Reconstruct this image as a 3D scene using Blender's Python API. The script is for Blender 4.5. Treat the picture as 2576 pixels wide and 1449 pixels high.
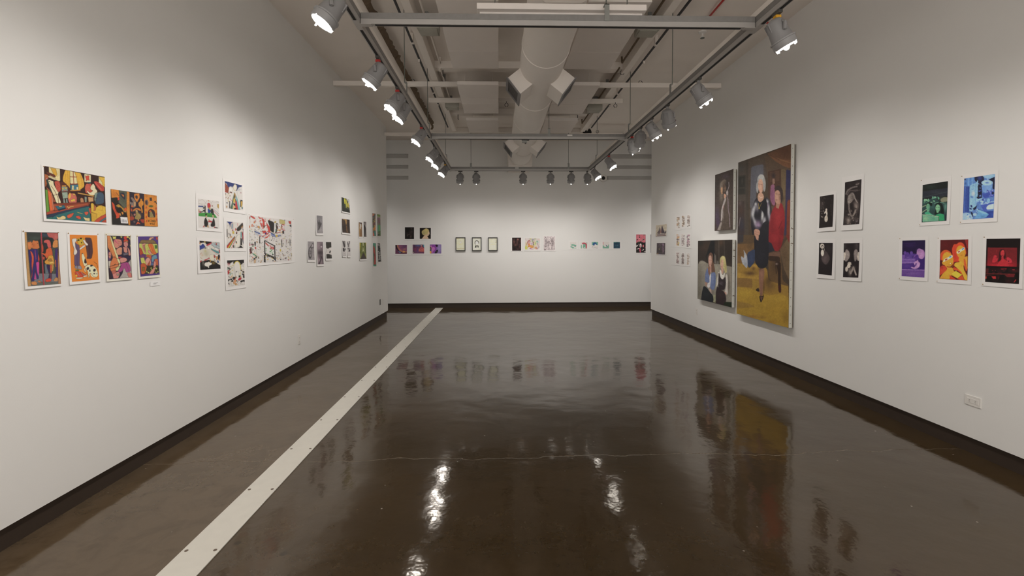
import bpy, math, random
import numpy as np
from mathutils import Vector, Matrix
PI = math.pi
D = bpy.data
for o in list(D.objects): D.objects.remove(o, do_unlink=True)
C = bpy.context.scene.collection
S = bpy.context.scene
# ------------------------------------------------------------------ camera, world, exposure
F, PITCH, YAW, ROLL, SY, EYE = 1204.3, 0.02929, 0.02795, -0.00316, 66.4, 1.5
fw = Vector((math.sin(YAW)*math.cos(PITCH), math.cos(YAW)*math.cos(PITCH), -math.sin(PITCH)))
rt = Vector((math.cos(YAW), -math.sin(YAW), 0)); up = rt.cross(fw)
c_, s_ = math.cos(ROLL), math.sin(ROLL)
rt, up = rt*c_+up*s_, -rt*s_+up*c_
cd = D.cameras.new('camera'); cam = D.objects.new('camera', cd); C.objects.link(cam)
cd.sensor_width = 36; cd.lens = F*36/2576; cd.shift_y = -SY/2576; cd.clip_start = .05
m = Matrix((rt, up, -fw)).transposed().to_4x4(); m.translation = (0, 0, EYE)
cam.matrix_world = m; S.camera = cam
w = D.worlds.new('world'); S.world = w; w.use_nodes = True
w.node_tree.nodes['Background'].inputs[0].default_value = (1, .955, .91, 1)
w.node_tree.nodes['Background'].inputs[1].default_value = 1.8  # uniform fill through the open rear end, added to brighten the ceiling
vs = S.view_settings; vs.view_transform = 'Standard'; vs.look = 'None'; vs.gamma = 1
vs.use_curve_mapping = False; vs.exposure = 0.18
LAMP_W = 25.0            # power of one track lamp
LAMP_COL = (1.0, .955, .915)
# ------------------------------------------------------------------ room sizes (metres)
WL, WR, YL, YR, YB, HC, BB = -2.45, 3.397, 10.62, 10.58, 11.95, 4.153, .12
XTL, XTR, ZT, YF, YM, YK = -1.015, 1.929, 3.12, 3.56, 7.22, 10.18

def ray(x, y):
    """direction through a pixel of the 2576x1449 frame"""
    return fw + rt*((x-1288)/F) - up*((y-(724.5-SY))/F)
def on_x(X, x, y):
    d = ray(x, y); t = X/d.x; return Vector((X, t*d.y, EYE+t*d.z))
def on_y(Y, x, y):
    d = ray(x, y); t = Y/d.y; return Vector((t*d.x, Y, EYE+t*d.z))
def on_z(Z, x, y):
    d = ray(x, y); t = (Z-EYE)/d.z; return Vector((t*d.x, t*d.y, Z))

def lin(h):
    h = h.lstrip('#'); r = []
    for i in (0, 2, 4):
        v = int(h[i:i+2], 16)/255
        r.append(v/12.92 if v < .04045 else ((v+.055)/1.055)**2.4)
    return r
# ------------------------------------------------------------------ materials
def mat(name, col, rough=.6, metal=0, spec=.5, noise=0, nscale=20, bump=0, bscale=200, emit=None, trans=0):
    mt = D.materials.new(name); mt.use_nodes = True; n = mt.node_tree; b = n.nodes['Principled BSDF']
    cc = tuple(lin(col))+(1,) if isinstance(col, str) else tuple(col)+(1,)
    b.inputs['Base Color'].default_value = cc
    b.inputs['Roughness'].default_value = rough; b.inputs['Metallic'].default_value = metal
    b.inputs['Specular IOR Level'].default_value = spec
    tc = n.nodes.new('ShaderNodeTexCoord')
    if noise:
        nt = n.nodes.new('ShaderNodeTexNoise'); nt.inputs['Scale'].default_value = nscale; nt.inputs['Detail'].default_value = 5
        n.links.new(tc.outputs['Object'], nt.inputs['Vector'])
        mx = n.nodes.new('ShaderNodeMix'); mx.data_type = 'RGBA'
        mx.inputs['A'].default_value = tuple(v*(1-noise) for v in cc[:3])+(1,)
        mx.inputs['B'].default_value = tuple(min(1, v*(1+noise)) for v in cc[:3])+(1,)
        n.links.new(nt.outputs['Fac'], mx.inputs['Factor']); n.links.new(mx.outputs['Result'], b.inputs['Base Color'])
    if bump:
        n2 = n.nodes.new('ShaderNodeTexNoise'); n2.inputs['Scale'].default_value = bscale; n2.inputs['Detail'].default_value = 3
        n.links.new(tc.outputs['Object'], n2.inputs['Vector'])
        bp = n.nodes.new('ShaderNodeBump'); bp.inputs['Strength'].default_value = bump; bp.inputs['Distance'].default_value = .002
        n.links.new(n2.outputs['Fac'], bp.inputs['Height']); n.links.new(bp.outputs['Normal'], b.inputs['Normal'])
    if emit:
        b.inputs['Emission Color'].default_value = tuple(emit[0])+(1,); b.inputs['Emission Strength'].default_value = emit[1]
    if trans:
        tr = n.nodes.new('ShaderNodeBsdfTranslucent'); tr.inputs[0].default_value = cc
        ms = n.nodes.new('ShaderNodeMixShader'); ms.inputs[0].default_value = trans
        out = n.nodes['Material Output']
        n.links.new(b.outputs[0], ms.inputs[1]); n.links.new(tr.outputs[0], ms.inputs[2]); n.links.new(ms.outputs[0], out.inputs[0])
    return mt
M = dict(
    wall=mat('painted_wall', (.82, .81, .785), .7, spec=.3, noise=.012, nscale=3, bump=.12, bscale=350),
    ceil=mat('ceiling_paint', (.88, .815, .75), .8, spec=.2, noise=.05, nscale=2.5, bump=.15, bscale=60),
    panel=mat('ceiling_panel', (.88, .82, .77), .8, spec=.2, noise=.02, nscale=4, bump=.1, bscale=120),
    duct=mat('duct_paint', (.88, .825, .765), .55, spec=.4, noise=.03, nscale=3, bump=.1, bscale=40),
    beam=mat('beam_paint', (.85, .79, .725), .7, noise=.05, nscale=5),
    base=mat('rubber_baseboard', (.036, .023, .015), .6, noise=.1, nscale=12),
    strut=mat('galvanised_strut', (.25, .24, .23), .5, metal=.2, noise=.15, nscale=30),
    track=mat('track_housing', (.44, .42, .40), .45, metal=.2, noise=.04, nscale=10),
    slot=mat('track_slot', (.012, .010, .009), .8, noise=.2, nscale=30),
    lamp=mat('lamp_body_grey', (.27, .265, .265), .45, spec=.5, noise=.05, nscale=20, bump=.1, bscale=300),
    ring=mat('lamp_ring_grey', (.33, .325, .325), .4, noise=.04, nscale=25),
    lampdark=mat('lamp_hardware_dark', (.07, .065, .06), .5, noise=.1, nscale=30),
    red=mat('red_paint', (.45, .015, .012), .45, noise=.08, nscale=20),
    yellow=mat('yellow_tag', (.75, .38, .02), .5, noise=.06, nscale=20),
    rod=mat('hanger_rod_steel', (.16, .17, .15), .5, metal=.5, noise=.1, nscale=20),
    bracket=mat('hanger_bracket_zinc', (.28, .285, .265), .5, metal=.3, noise=.1, nscale=30),
    grille=mat('grille_grey', (.20, .19, .19), .5, noise=.08, nscale=20),
    black=mat('black_void', (.01, .009, .008), .8, noise=.2, nscale=20),
    dark=mat('dark_conduit', (.035, .034, .036), .6, noise=.35, nscale=9),
    rust=mat('brown_tape', (.15, .105, .065), .9, noise=.45, nscale=18),
    boxgrey=mat('junction_box_grey', (.40, .385, .33), .7, noise=.08, nscale=8),
    plate=mat('floor_plate_aluminium', (.66, .635, .57), .55, metal=.25, noise=.06, nscale=14, bump=.1, bscale=150),
    screw=mat('plate_screw', (.16, .12, .09), .5, metal=.5, noise=.1, nscale=40),
    paper=mat('print_paper', (.85, .83, .81), .75, spec=.2, noise=.01, nscale=8),
    cream=mat('cream_paper', (.80, .775, .68), .75, spec=.2, noise=.015, nscale=8),
    card=mat('label_card', (.85, .84, .83), .7, noise=.01, nscale=8),
    ink=mat('label_ink', (.12, .12, .12), .7, noise=.05, nscale=9),
    pin=mat('brass_pin', (.42, .30, .16), .4, metal=.4, noise=.1, nscale=30),
    staple=mat('canvas_staple', (.10, .095, .08), .5, metal=.4, noise=.1, nscale=30),
    canvas=mat('raw_canvas_edge', (.66, .655, .60), .85, noise=.12, nscale=14, bump=.2, bscale=500),
    wood=mat('stretcher_wood', (.20, .17, .13), .7, noise=.2, nscale=14),
    frame=mat('dark_frame', (.030, .028, .022), .45, noise=.2, nscale=20),
    crumple=mat('cream_relief_paper', (.80, .765, .64), .85, noise=.03, nscale=30, bump=.9, bscale=25),
    outlet=mat('outlet_plastic', (.80, .775, .735), .4, noise=.02, nscale=20),
    outshade=mat('outlet_hole', (.10, .085, .07), .7, noise=.1, nscale=20),
    groove=mat('groove_shade', (.56, .54, .51), .7, noise=.03, nscale=5),  # greyed to put the slots' inner shade into the colour
    clip=mat('lamp_clip_glow', (.95, .93, .9), .3, noise=.01, nscale=20, emit=((1, .96, .88), 7), trans=.4),  # emission stands in for lamp light caught on the clips
    lens=mat('lamp_lens_lit', (.9, .9, .9), .3, emit=((1.0, .96, .88), 14), noise=.01),
)
def floor_material():
    mt = D.materials.new('polished_concrete'); mt.use_nodes = True; n = mt.node_tree; N = n.nodes; L = n.links
    b = N['Principled BSDF']; tc = N.new('ShaderNodeTexCoord')
    def noise(scale, det=4, rough=.55, vec=None, dist=0):
        t = N.new('ShaderNodeTexNoise'); t.inputs['Scale'].default_value = scale; t.inputs['Detail'].default_value = det
        t.inputs['Roughness'].default_value = rough; t.inputs['Distortion'].default_value = dist
        L.new(vec or tc.outputs['Object'], t.inputs['Vector']); return t
    def mth(op, a, bb=None, c3=None):
        t = N.new('ShaderNodeMath'); t.operation = op
        for i, v in enumerate((a, bb, c3)):
            if v is None: continue
            if isinstance(v, (int, float)): t.inputs[i].default_value = v
            else: L.new(v, t.inputs[i])
        return t.outputs[0]
    def mix(fac, A, B):
        t = N.new('ShaderNodeMix'); t.data_type = 'RGBA'
        L.new(fac, t.inputs['Factor'])
        for k, v in (('A', A), ('B', B)):
            if isinstance(v, tuple): t.inputs[k].default_value = v+(1,)
            else: L.new(v, t.inputs[k])
        return t.outputs['Result']
    def ramp(f, a, bb):
        t = N.new('ShaderNodeMapRange'); t.inputs[1].default_value = a; t.inputs[2].default_value = bb; L.new(f, t.inputs[0]); return t.outputs[0]
    n1 = noise(.9, 5, .6); n2 = noise(6, 6, .65, dist=.6); n3 = noise(45, 3)
    n9 = noise(24, 6, .7)
    col = mix(mth('ADD', mth('MULTIPLY', ramp(n1.outputs['Fac'], .35, .65), .6), mth('MULTIPLY', ramp(n9.outputs['Fac'], .3, .7), .4)), (.037, .023, .0095), (.068, .044, .022))
    sx = N.new('ShaderNodeSeparateXYZ'); L.new(tc.outputs['Object'], sx.inputs[0])
    left_slab = mth('LESS_THAN', sx.outputs[0], -1.48)      # paler base colour left of the cover strip
    col = mix(mth('MULTIPLY', left_slab, .45), col, (.15, .108, .068))
    col = mix(mth('MULTIPLY', ramp(n2.outputs['Fac'], .45, .75), .6), col, (.040, .025, .012))
    # pale chips
    v = N.new('ShaderNodeTexVoronoi'); v.inputs['Scale'].default_value = 7.5; L.new(tc.outputs['Object'], v.inputs['Vector'])
    chip = ramp(mth('ADD', v.outputs['Distance'], mth('MULTIPLY', n3.outputs['Fac'], .05)), .075, .055)
    chip = mth('MULTIPLY', chip, ramp(n2.outputs['Fac'], .46, .54))
    col = mix(mth('MULTIPLY', chip, .7), col, (.42, .38, .33))
    v2 = N.new('ShaderNodeTexVoronoi'); v2.inputs['Scale'].default_value = 3.2; L.new(tc.outputs['Object'], v2.inputs['Vector'])
    pit = mth('MULTIPLY', ramp(mth('ADD', v2.outputs['Distance'], mth('MULTIPLY', n3.outputs['Fac'], .06)), .10, .075), ramp(n1.outputs['Fac'], .44, .52))
    col = mix(mth('MULTIPLY', pit, .75), col, (.012, .008, .004))
    # two cracks across the slab
    sp = N.new('ShaderNodeSeparateXYZ'); L.new(tc.outputs['Object'], sp.inputs[0])
    n4 = noise(1.6, 6, .6)
    def crack(y0, k, wd, fade):
        dd = mth('ABSOLUTE', mth('SUBTRACT', sp.outputs[1], mth('ADD', y0-.5*k, mth('MULTIPLY', n4.outputs['Fac'], k))))
        return mth('MULTIPLY', ramp(dd, wd, wd*.3), fade)
    ck = crack(3.38, .25, .005, .6); ck2 = crack(5.35, .5, .006, .3); ck3 = crack(8.0, .8, .008, .3)
    cr = mth('MAXIMUM', ck, mth('MAXIMUM', ck2, ck3))
    col = mix(mth('MULTIPLY', cr, ramp(n2.outputs['Fac'], .3, .6)), col, (.22, .175, .13))
    L.new(col, b.inputs['Base Color'])
    rr = mth('ADD', mth('MULTIPLY', n1.outputs['Fac'], .05), mth('MULTIPLY', n2.outputs['Fac'], .06))
    L.new(mth('ADD', rr, .032), b.inputs['Roughness'])
    b.inputs['IOR'].default_value = 1.55; b.inputs['Specular Tint'].default_value = (1, .90, .78, 1); b.inputs['Specular IOR Level'].default_value = .5
    # slow trowel waves plus fine orange peel
    w1 = noise(1.3, 2, .5); w2 = noise(7, 3, .5); w3 = noise(60, 2, .5)
    hgt = mth('ADD', mth('ADD', mth('MULTIPLY', w1.outputs['Fac'], 4.6), mth('MULTIPLY', w2.outputs['Fac'], .75)), mth('MULTIPLY', w3.outputs['Fac'], .045))
    hgt = mth('SUBTRACT', hgt, mth('MULTIPLY', ck, .4))
    bp = N.new('ShaderNodeBump'); bp.inputs['Strength'].default_value = 1; bp.inputs['Distance'].default_value = .0022
    L.new(hgt, bp.inputs['Height']); L.new(bp.outputs['Normal'], b.inputs['Normal'])
    return mt
M['floor'] = floor_material()
def print_material():
    mt = D.materials.new('printed_ink'); mt.use_nodes = True; n = mt.node_tree; b = n.nodes['Principled BSDF']
    a = n.nodes.new('ShaderNodeAttribute'); a.attribute_name = 'ink'
    n.links.new(a.outputs['Color'], b.inputs['Base Color'])
    b.inputs['Roughness'].default_value = .6; b.inputs['Specular IOR Level'].default_value = .25
    return mt
M['ink_print'] = print_material()
# ------------------------------------------------------------------ mesh helpers
class MB:
    def __init__(s): s.v = []; s.f = []; s.m = []
    def add(s, vs_, fs, mi=0):
        k = len(s.v); s.v += [tuple(v) for v in vs_]; s.f += [tuple(i+k for i in f) for f in fs]; s.m += [mi]*len(fs); return s
    def box(s, x0, x1, y0, y1, z0, z1, mi=0):
        return s.add([(x0, y0, z0), (x1, y0, z0), (x1, y1, z0), (x0, y1, z0), (x0, y0, z1), (x1, y0, z1), (x1, y1, z1), (x0, y1, z1)],
              [(0, 3, 2, 1), (4, 5, 6, 7), (0, 1, 5, 4), (1, 2, 6, 5), (2, 3, 7, 6), (3, 0, 4, 7)], mi)
    def prism(s, pts, axis, a, b, mi=0):
        """extrude the polygon pts along axis from a to b"""
        n = len(pts)
        def P(u, v, t): return {'x': (t, u, v), 'y': (u, t, v), 'z': (u, v, t)}[axis]
        vs_ = [P(u, v, a) for u, v in pts]+[P(u, v, b) for u, v in pts]
        return s.add(vs_, [tuple(range(n))[::-1], tuple(range(n, 2*n))]+[(i, (i+1) % n, n+(i+1) % n, n+i) for i in range(n)], mi)
    def tube(s, pts, r, n=10, caps=True, mi=0):
        pts = [Vector(p) for p in pts]; rs = r if isinstance(r, (list, tuple)) else [r]*len(pts); rings = []
        t0 = (pts[1]-pts[0]).normalized(); a = Vector((0, 0, 1)) if abs(t0.z) < .9 else Vector((1, 0, 0))
        for i, p in enumerate(pts):
            t = (pts[min(i+1, len(pts)-1)]-pts[max(i-1, 0)]).normalized()
            u = t.cross(a).normalized(); v = u.cross(t)
            rings.append([p+(u*math.cos(2*PI*k/n)+v*math.sin(2*PI*k/n))*rs[i] for k in range(n)])
        vs_ = [q for R_ in rings for q in R_]; fs = []
        for i in range(len(pts)-1):
            for k in range(n): fs.append((i*n+k, i*n+(k+1) % n, (i+1)*n+(k+1) % n, (i+1)*n+k))
        if caps: fs += [tuple(range(n))[::-1], tuple(range((len(pts)-1)*n, len(pts)*n))]
        return s.add(vs_, fs, mi)
    def lathe(s, prof, n=28, mi=0, M4=None):
        """profile (radius, z) around the local z axis"""
        vs_ = []; fs = []
        for r, z in prof:
            for k in range(n): vs_.append(Vector((r*math.cos(2*PI*k/n), r*math.sin(2*PI*k/n), z)))
        if M4: vs_ = [M4 @ v for v in vs_]
        for i in range(len(prof)-1):
            for k in range(n): fs.append((i*n+k, i*n+(k+1) % n, (i+1)*n+(k+1) % n, (i+1)*n+k))
        if prof[0][0] > 1e-5: fs.append(tuple(range(n))[::-1])
        if prof[-1][0] > 1e-5: fs.append(tuple(range((len(prof)-1)*n, len(prof)*n)))
        return s.add(vs_, fs, mi)
    def build(s, name, mats, parent=None, smooth=False, loc=None, bevel=0):
        me = D.meshes.new(name); me.from_pydata(s.v, [], s.f); me.update()
        if not isinstance(mats, (list, tuple)): mats = [mats]
        for k in mats: me.materials.append(M[k] if isinstance(k, str) else k)
        if len(mats) > 1: me.polygons.foreach_set('material_index', s.m)
        o = D.objects.new(name, me); C.objects.link(o)
        if smooth:
            me.polygons.foreach_set('use_smooth', [True]*len(me.polygons))
            try: me.set_sharp_from_angle(angle=math.radians(38))
            except Exception: pass
        if parent: o.parent = parent
        if loc: o.location = loc
        if bevel:
            bm_ = o.modifiers.new('bevel', 'BEVEL'); bm_.width = bevel; bm_.segments = 2; bm_.limit_method = 'ANGLE'
        return o
def tag(o, label, cat, group=None, kind=None):
    o['label'] = label; o['category'] = cat
    if group: o['group'] = group
    if kind: o['kind'] = kind
    return o
def thing(name, label, cat, loc=(0, 0, 0), group=None):
    o = D.objects.new(name, None); C.objects.link(o); o.location = loc; o.empty_display_size = .1
    return tag(o, label, cat, group)
def struct(o): o['kind'] = 'structure'; return o
# ------------------------------------------------------------------ room shell
XA, XB, YN = -4.6, 5.6, -2.8
struct(MB().box(XA, XB, YN, YB+.15, -.12, 0).build('floor', 'floor'))
struct(MB().box(XA, XB, YN, YB+.15, HC, HC+.12).build('ceiling', 'ceil'))
struct(MB().box(WL-.16, WL, YN, YL, BB, HC).build('wall_left', 'wall'))
struct(MB().box(WR, WR+.16, YN, YR, BB, HC).build('wall_right', 'wall'))
# back wall with the horizontal slots near its top, left and right of a flush middle
wb = MB(); gz = []
gl = [(387, 398), (415.5, 424.5), (442.5, 452)]
gx0 = on_y(YB, 1027, 400).x; gx1 = on_y(YB, 1527, 400).x
zs = []
for a, b in gl: zs.append((on_y(YB, 1100, b).z, on_y(YB, 1100, a).z))
zs = zs[::-1]
def wb_side(x0, x1):
    z = BB
    for a, b in zs:
        wb.box(x0, x1, YB, YB+.15, z, a); wb.box(x0, x1, YB+.07, YB+.15, a, b); z = b
    wb.box(x0, x1, YB, YB+.15, z, HC)
wb_side(XA, gx0); wb.box(gx0, gx1, YB, YB+.15, BB, HC); wb_side(gx1, XB)
struct(wb.build('wall_back', 'wall'))
for i, (a, b) in enumerate(zs):
    for k, (x0, x1) in enumerate(((XA, gx0), (gx1, XB))):
        struct(MB().box(x0, x1, YB+.055, YB+.0695, a+.001, b-.001).build('slot_shade_%d' % (i*2+k+1), 'groove'))  # grey strips that colour in the shade at the back of the slots
struct(MB().box(XA-.12, XA, YN, YB+.15, 0, HC).build('wall_far_left', 'wall'))
struct(MB().box(XB, XB+.12, YN, YB+.15, 0, HC).build('wall_far_right', 'wall'))
RC = .022
struct(MB().box(WL-.14, WL-RC, YN, YL-RC, 0, BB).build('baseboard_left', 'base'))
struct(MB().box(WR+RC, WR+.14, YN, YR-RC, 0, BB).build('baseboard_right', 'base'))
struct(MB().box(XA, XB, YB+RC, YB+.14, 0, BB).build('baseboard_back', 'base'))
# ------------------------------------------------------------------ metal cover strip in the floor
st = thing('floor_cover_strip', 'long flat pale metal strip let into the brown concrete floor', 'strip', (-1.48, 5, 0))
y = -.4; random.seed(4)
while y < YB-.05:
    y2 = min(y+2.44, YB-.02)
    MB().box(-.093, .093, y-5+.0015, y2-5-.0015, 0, .006).build('cover_plate', 'plate', st, bevel=.001)
    yy = y+.33
    while yy < y2-.1:
        for sx in (-.07, .07):
            MB().lathe([(.009, .0058), (.009, .0072), (.004, .0078)], 10, M4=Matrix.Translation((sx, yy-5, 0))).build('screw', 'screw', st)
        yy += .6
    y = y2
# ------------------------------------------------------------------ ceiling: cross beams, conduits, panels, boxes
GB = 'white painted steel members under the ceiling'
def beam_x(name, label, x0, x1, Y, z0, z1, d, matn='beam'):
    xc = (x0+x1)/2
    o = MB().box(x0-xc, x1-xc, -d/2, d/2, 0, z1-z0).build(name, matn, loc=(xc, Y, z0), bevel=.004); return tag(o, label, 'beam', GB)
z1 = EYE+2.42
beam_x('cross_beam', 'white square beam running wall to wall just beyond the first pair of duct outlets', WL, WR, on_z(z1, 1300, 219).y, z1, z1+.07, .05)
beam_x('cross_beam', 'white square beam running wall to wall just above the middle grey track bar', WL, WR, on_z(z1, 1300, 343).y, z1, z1+.07, .05)
beam_x('cross_beam', 'short white cross beam with rings hanging under it, between the two wall to wall beams', on_z(z1, 1080, 260).x, on_z(z1, 1568, 258).x, on_z(z1, 1300, 259).y, z1, z1+.07, .06)
zp = HC-.10
for k, (yy, lab) in enumerate(((177, 'flat white ceiling joist nearest the front track bar'), (289, 'flat white ceiling joist behind the short ringed beam'), (335, 'flat white ceiling joist right before the far wall to wall beam'))):
    Y = on_z(zp, 1300, yy).y
    beam_x('ceiling_joist', lab, -1.00, 1.93, Y-.0, zp, HC, .16)
# longitudinal white joists beside the dark conduits
for X, lab in ((-.94, 'long white ceiling joist beside the left dark conduit'), (1.83, 'long white ceiling joist beside the right dark conduit')):
    o = MB().box(-.045, .045, 0, 8.5, 0, .15).build('long_joist', 'beam', loc=(X, 1.9, HC-.15), bevel=.004); tag(o, lab, 'beam', GB)
for X, lab in ((-1.052, 'dark conduit along the ceiling above the left track'), (1.975, 'dark conduit along the ceiling above the right track')):
    c = thing('dark_conduit', lab, 'conduit', (X, 1.6, EYE+2.53), 'dark conduits above the tracks')
    MB().tube([(0, 0, 0), (0, 8.55, 0)], .014, 10).build('pipe', 'dark', c, smooth=True)
    for yy in (2.35, 4.4, 6.3):
        MB().box(-.018, .018, yy-.02, yy+.02, -.018, .11).build('clamp', 'beam', c)
    for yy in (4.9, 6.9):
        MB().box(-.01, .01, yy-.012, yy+.012, -.05, -.012).build('drop_clip', 'beam', c)
for X, Y0, Y1, lab in ((-.80, 1.8, 6.72, 'thin pipe on the left of the ceiling, near half'), (-.82, 6.9, 9.0, 'thin pipe on the left of the ceiling, far half'), (1.72, 1.8, 6.66, 'thin pipe on the right of the ceiling, near half'), (1.73, 6.85, 9.9, 'thin pipe on the right of the ceiling, far half')):
    c = thing('thin_pipe', lab, 'pipe', (X, Y0, HC-.1), 'thin pipes under the ceiling')
    MB().tube([(0, 0, 0), (0, Y1-Y0, 0), (0, Y1-Y0+.02, .09)], .013, 8).build('pipe', 'rust' if X > 0 else 'beam', c, smooth=True)
    for t in (.25, .75): MB().box(-.02, .02, (Y1-Y0)*t-.012, (Y1-Y0)*t+.012, -.017, .1).build('strap', 'bracket', c)
# fat white pipe with the torn brown tape beside it (left)
c = thing('wrapped_pipe', 'thick white wrapped pipe along the left of the ceiling with torn brown edge', 'pipe', (-1.43, 1.5, EYE+2.5))
MB().tube([(0, 0, 0), (0, 8.55, 0)], .06, 16).build('pipe', 'beam', c, smooth=True)
MB().lathe([(.03, 0), (.045, .03), (.045, .08), (.02, .1)], 10, M4=Matrix.Translation((.05, 8.52, -.05))).build('end_valve', 'rust', c, smooth=True)
random.seed(11); mb = MB(); pts = []
n = 150
for i in range(n+1):
    t = i/n*8.5; j = .035+(.03 if .33 < i/n < .98 else .018)*random.random()*(1 if i/n > .25 else .3)
    pts.append((t, j))
vv = [(.045, t, .0) for t, j in pts]+[(.065+j, t, .05+.03*random.random()) for t, j in pts]
mb.add(vv, [(i, i+1, n+2+i, n+1+i) for i in range(n)]); mb.build('torn_tape', 'rust', c)
# red conduit (right, near)
c = thing('red_conduit', 'thin red conduit curving over the ceiling beyond the front track bar', 'conduit', (2.42, 3.6, HC-.03))
MB().tube([(-.02, 0, 0), (.0, .6, 0), (.03, 1.1, 0), (-.02, 1.5, 0), (-.01, 1.85, 0), (.05, 1.95, 0), (.45, 1.98, 0), (.95, 1.98, -.02)], .011, 8).build('pipe', 'red', c, smooth=True)
MB().box(-.02, .02, .9, .93, -.015, .03).build('strap', 'bracket', c)
# hung ceiling panels
HP = EYE+2.30
def zy(y): return on_z(HP, 1254, y).y
rows = [(1, 173, .55), (213.5, 251, .5), (262, 285.5, .5), (303, 334, .5)]
cols = [(-.577, .008, 'left'), (.85, 1.452, 'right')]
nm = ['nearest the front track bar', 'second from the front track bar', 'third from the front track bar', 'farthest, just before the far wall to wall beam']
for ci, (x0, x1, side) in enumerate(cols):
    for ri, (ya, yb, sp_) in enumerate(rows):
        Y0, Y1 = zy(ya), zy(yb)
        if ri == 1: Y1 = zy(262)-.01
        p = thing('ceiling_panel', 'white hung ceiling panel %s of the round duct, %s' % (side, nm[ri]), 'panel', ((x0+x1)/2, Y0, HP), 'white panels hung under the ceiling')
        w2 = (x1-x0)/2
        seam = Y0+(Y1-Y0)*.68
        MB().box(-w2, w2, 0, seam-Y0-.002, 0, .05).build('board', 'panel', p, bevel=.003)
        MB().box(-w2, w2, seam-Y0+.002, Y1-Y0, 0, .05).build('board', 'panel', p, bevel=.003)
        for sx in (-w2*.7, w2*.7):
            MB().tube([(sx, .4, .05), (sx, .4, HC-HP)], .003, 6).build('hanger', 'beam', p)
# grey boxes on the ceiling
for x, yb, wd, lab in ((1083, 91, .25, 'grey ceiling box left of the duct just beyond the front track bar'), (1618, 95, .25, 'grey ceiling box right of the duct just beyond the front track bar'), (1140, 278, .24, 'grey ceiling box at the far left joist crossing'), (1491, 285, .26, 'grey ceiling box at the far right joist crossing')):
    P = on_z(HC-.26, x, yb)
    c = thing('junction_box', lab, 'box', (P.x, P.y-.11, HC-.26), 'grey boxes on the ceiling')
    MB().prism([(-wd/2, -.1), (wd/2, -.1), (wd/2-.02, .11), (-wd/2+.02, .11)], 'z', 0, .105).build('housing', 'boxgrey', c, bevel=.004)
    MB().box(-wd/2+.03, wd/2-.03, -.08, .08, -.006, 0).build('cover', 'boxgrey', c)
P = on_z(HC-.05, 1496, 252); c = thing('ceiling_speaker', 'small dark oval fitting on the ceiling before the far right grey box', 'fitting', (P.x, P.y, HC-.07))
MB().lathe([(.0, 0), (.06, .0), (.07, .02), (.06, .07)], 16).build('cover', 'grille', c, smooth=True)
MB().tube([(.06, 0, .03), (.12, 0, .03), (.13, .02, .07)], .014, 8).build('elbow', 'lampdark', c, smooth=True)
P = on_z(HC-.12, 1477, 331); c = thing('valve_cluster', 'black valve fitting where the right dark conduit ends', 'fitting', (P.x, P.y, HC-.17))
MB().box(-.09, .09, -.05, .05, 0, .05).build('body', 'black', c, bevel=.01)
MB().lathe([(.03, 0), (.04, .03), (.02, .07)], 10, M4=Matrix.Translation((.05, 0, .04))).build('cap', 'black', c, smooth=True)
MB().lathe([(.02, 0), (.03, .03), (.012, .06)], 10, M4=Matrix.Translation((-.04, 0, .04))).build('cap', 'black', c, smooth=True)
P = on_z(HC-.06, 1767, 92); c = thing('sprinkler_head', 'small sprinkler head under the ceiling at right beyond the front track bar', 'sprinkler', (P.x, P.y, HC-.07))
MB().lathe([(.012, .0), (.02, .01), (.012, .02), (.012, .045), (.045, .055), (.05, .07)], 14).build('head', 'outlet', c, smooth=True)
MB().lathe([(.002, -.012), (.026, -.012), (.026, -.008), (.002, -.008)], 14).build('deflector', 'rod', c)
# rings and hooks hanging on the members
def ring(x, y, Z, lab, hook=False, R_=.028):
    P = on_z(Z, x, y) if not lab.startswith('coiled') else on_y(on_z(EYE+2.42, 1300, 219 if y < 300 else 343).y, x, y); Z = P.z; c = thing('cable_ring' if not hook else 'cable_hook', lab, 'hook' if hook else 'ring', (P.x, P.y, Z), 'rings and hooks under the ceiling')
    if hook:
        c.location.y = on_z(HC-.10, 1300, 177 if y < 200 else 289).y
        MB().tube([(0, 0, .05), (0, 0, -.03), (.012, 0, -.045)], .007, 8).build('shank', 'lampdark', c, smooth=True)
    else:
        MB().tube([(R_*math.cos(a*PI/8), 0, R_*math.sin(a*PI/8)) for a in range(17)], .005, 6, caps=False).build('loop', 'lampdark', c, smooth=True)
        MB().tube([(0, 0, R_), (0, 0, R_+.03)] if not lab.startswith('coiled') else [(0, 0, -R_), (0, 0, EYE+2.49-Z)], .005, 6).build('stem', 'lampdark', c)
ring(1565, 183, HC-.14, 'wire ring under the nearest joist at right')
ring(1038, 204, EYE+2.53, 'coiled ring on the near wall to wall beam at left')
ring(1611, 208, EYE+2.53, 'coiled ring on the near wall to wall beam at right')
ring(1274, 264, EYE+2.37, 'ring under the short beam left of the duct')
ring(1475, 266, EYE+2.37, 'ring under the short beam, right of the duct')
ring(1548, 266, EYE+2.37, 'ring at the right end of the short beam')
ring(1503, 331, EYE+2.53, 'coiled ring on the far wall to wall beam at right')
ring(1113, 180, HC-.15, 'dark hook under the nearest joist at left', True)
ring(1151, 291, HC-.15, 'dark hook under the second joist at left', True)
ring(1455, 293, HC-.15, 'dark hook under the second joist at right', True)
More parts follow.
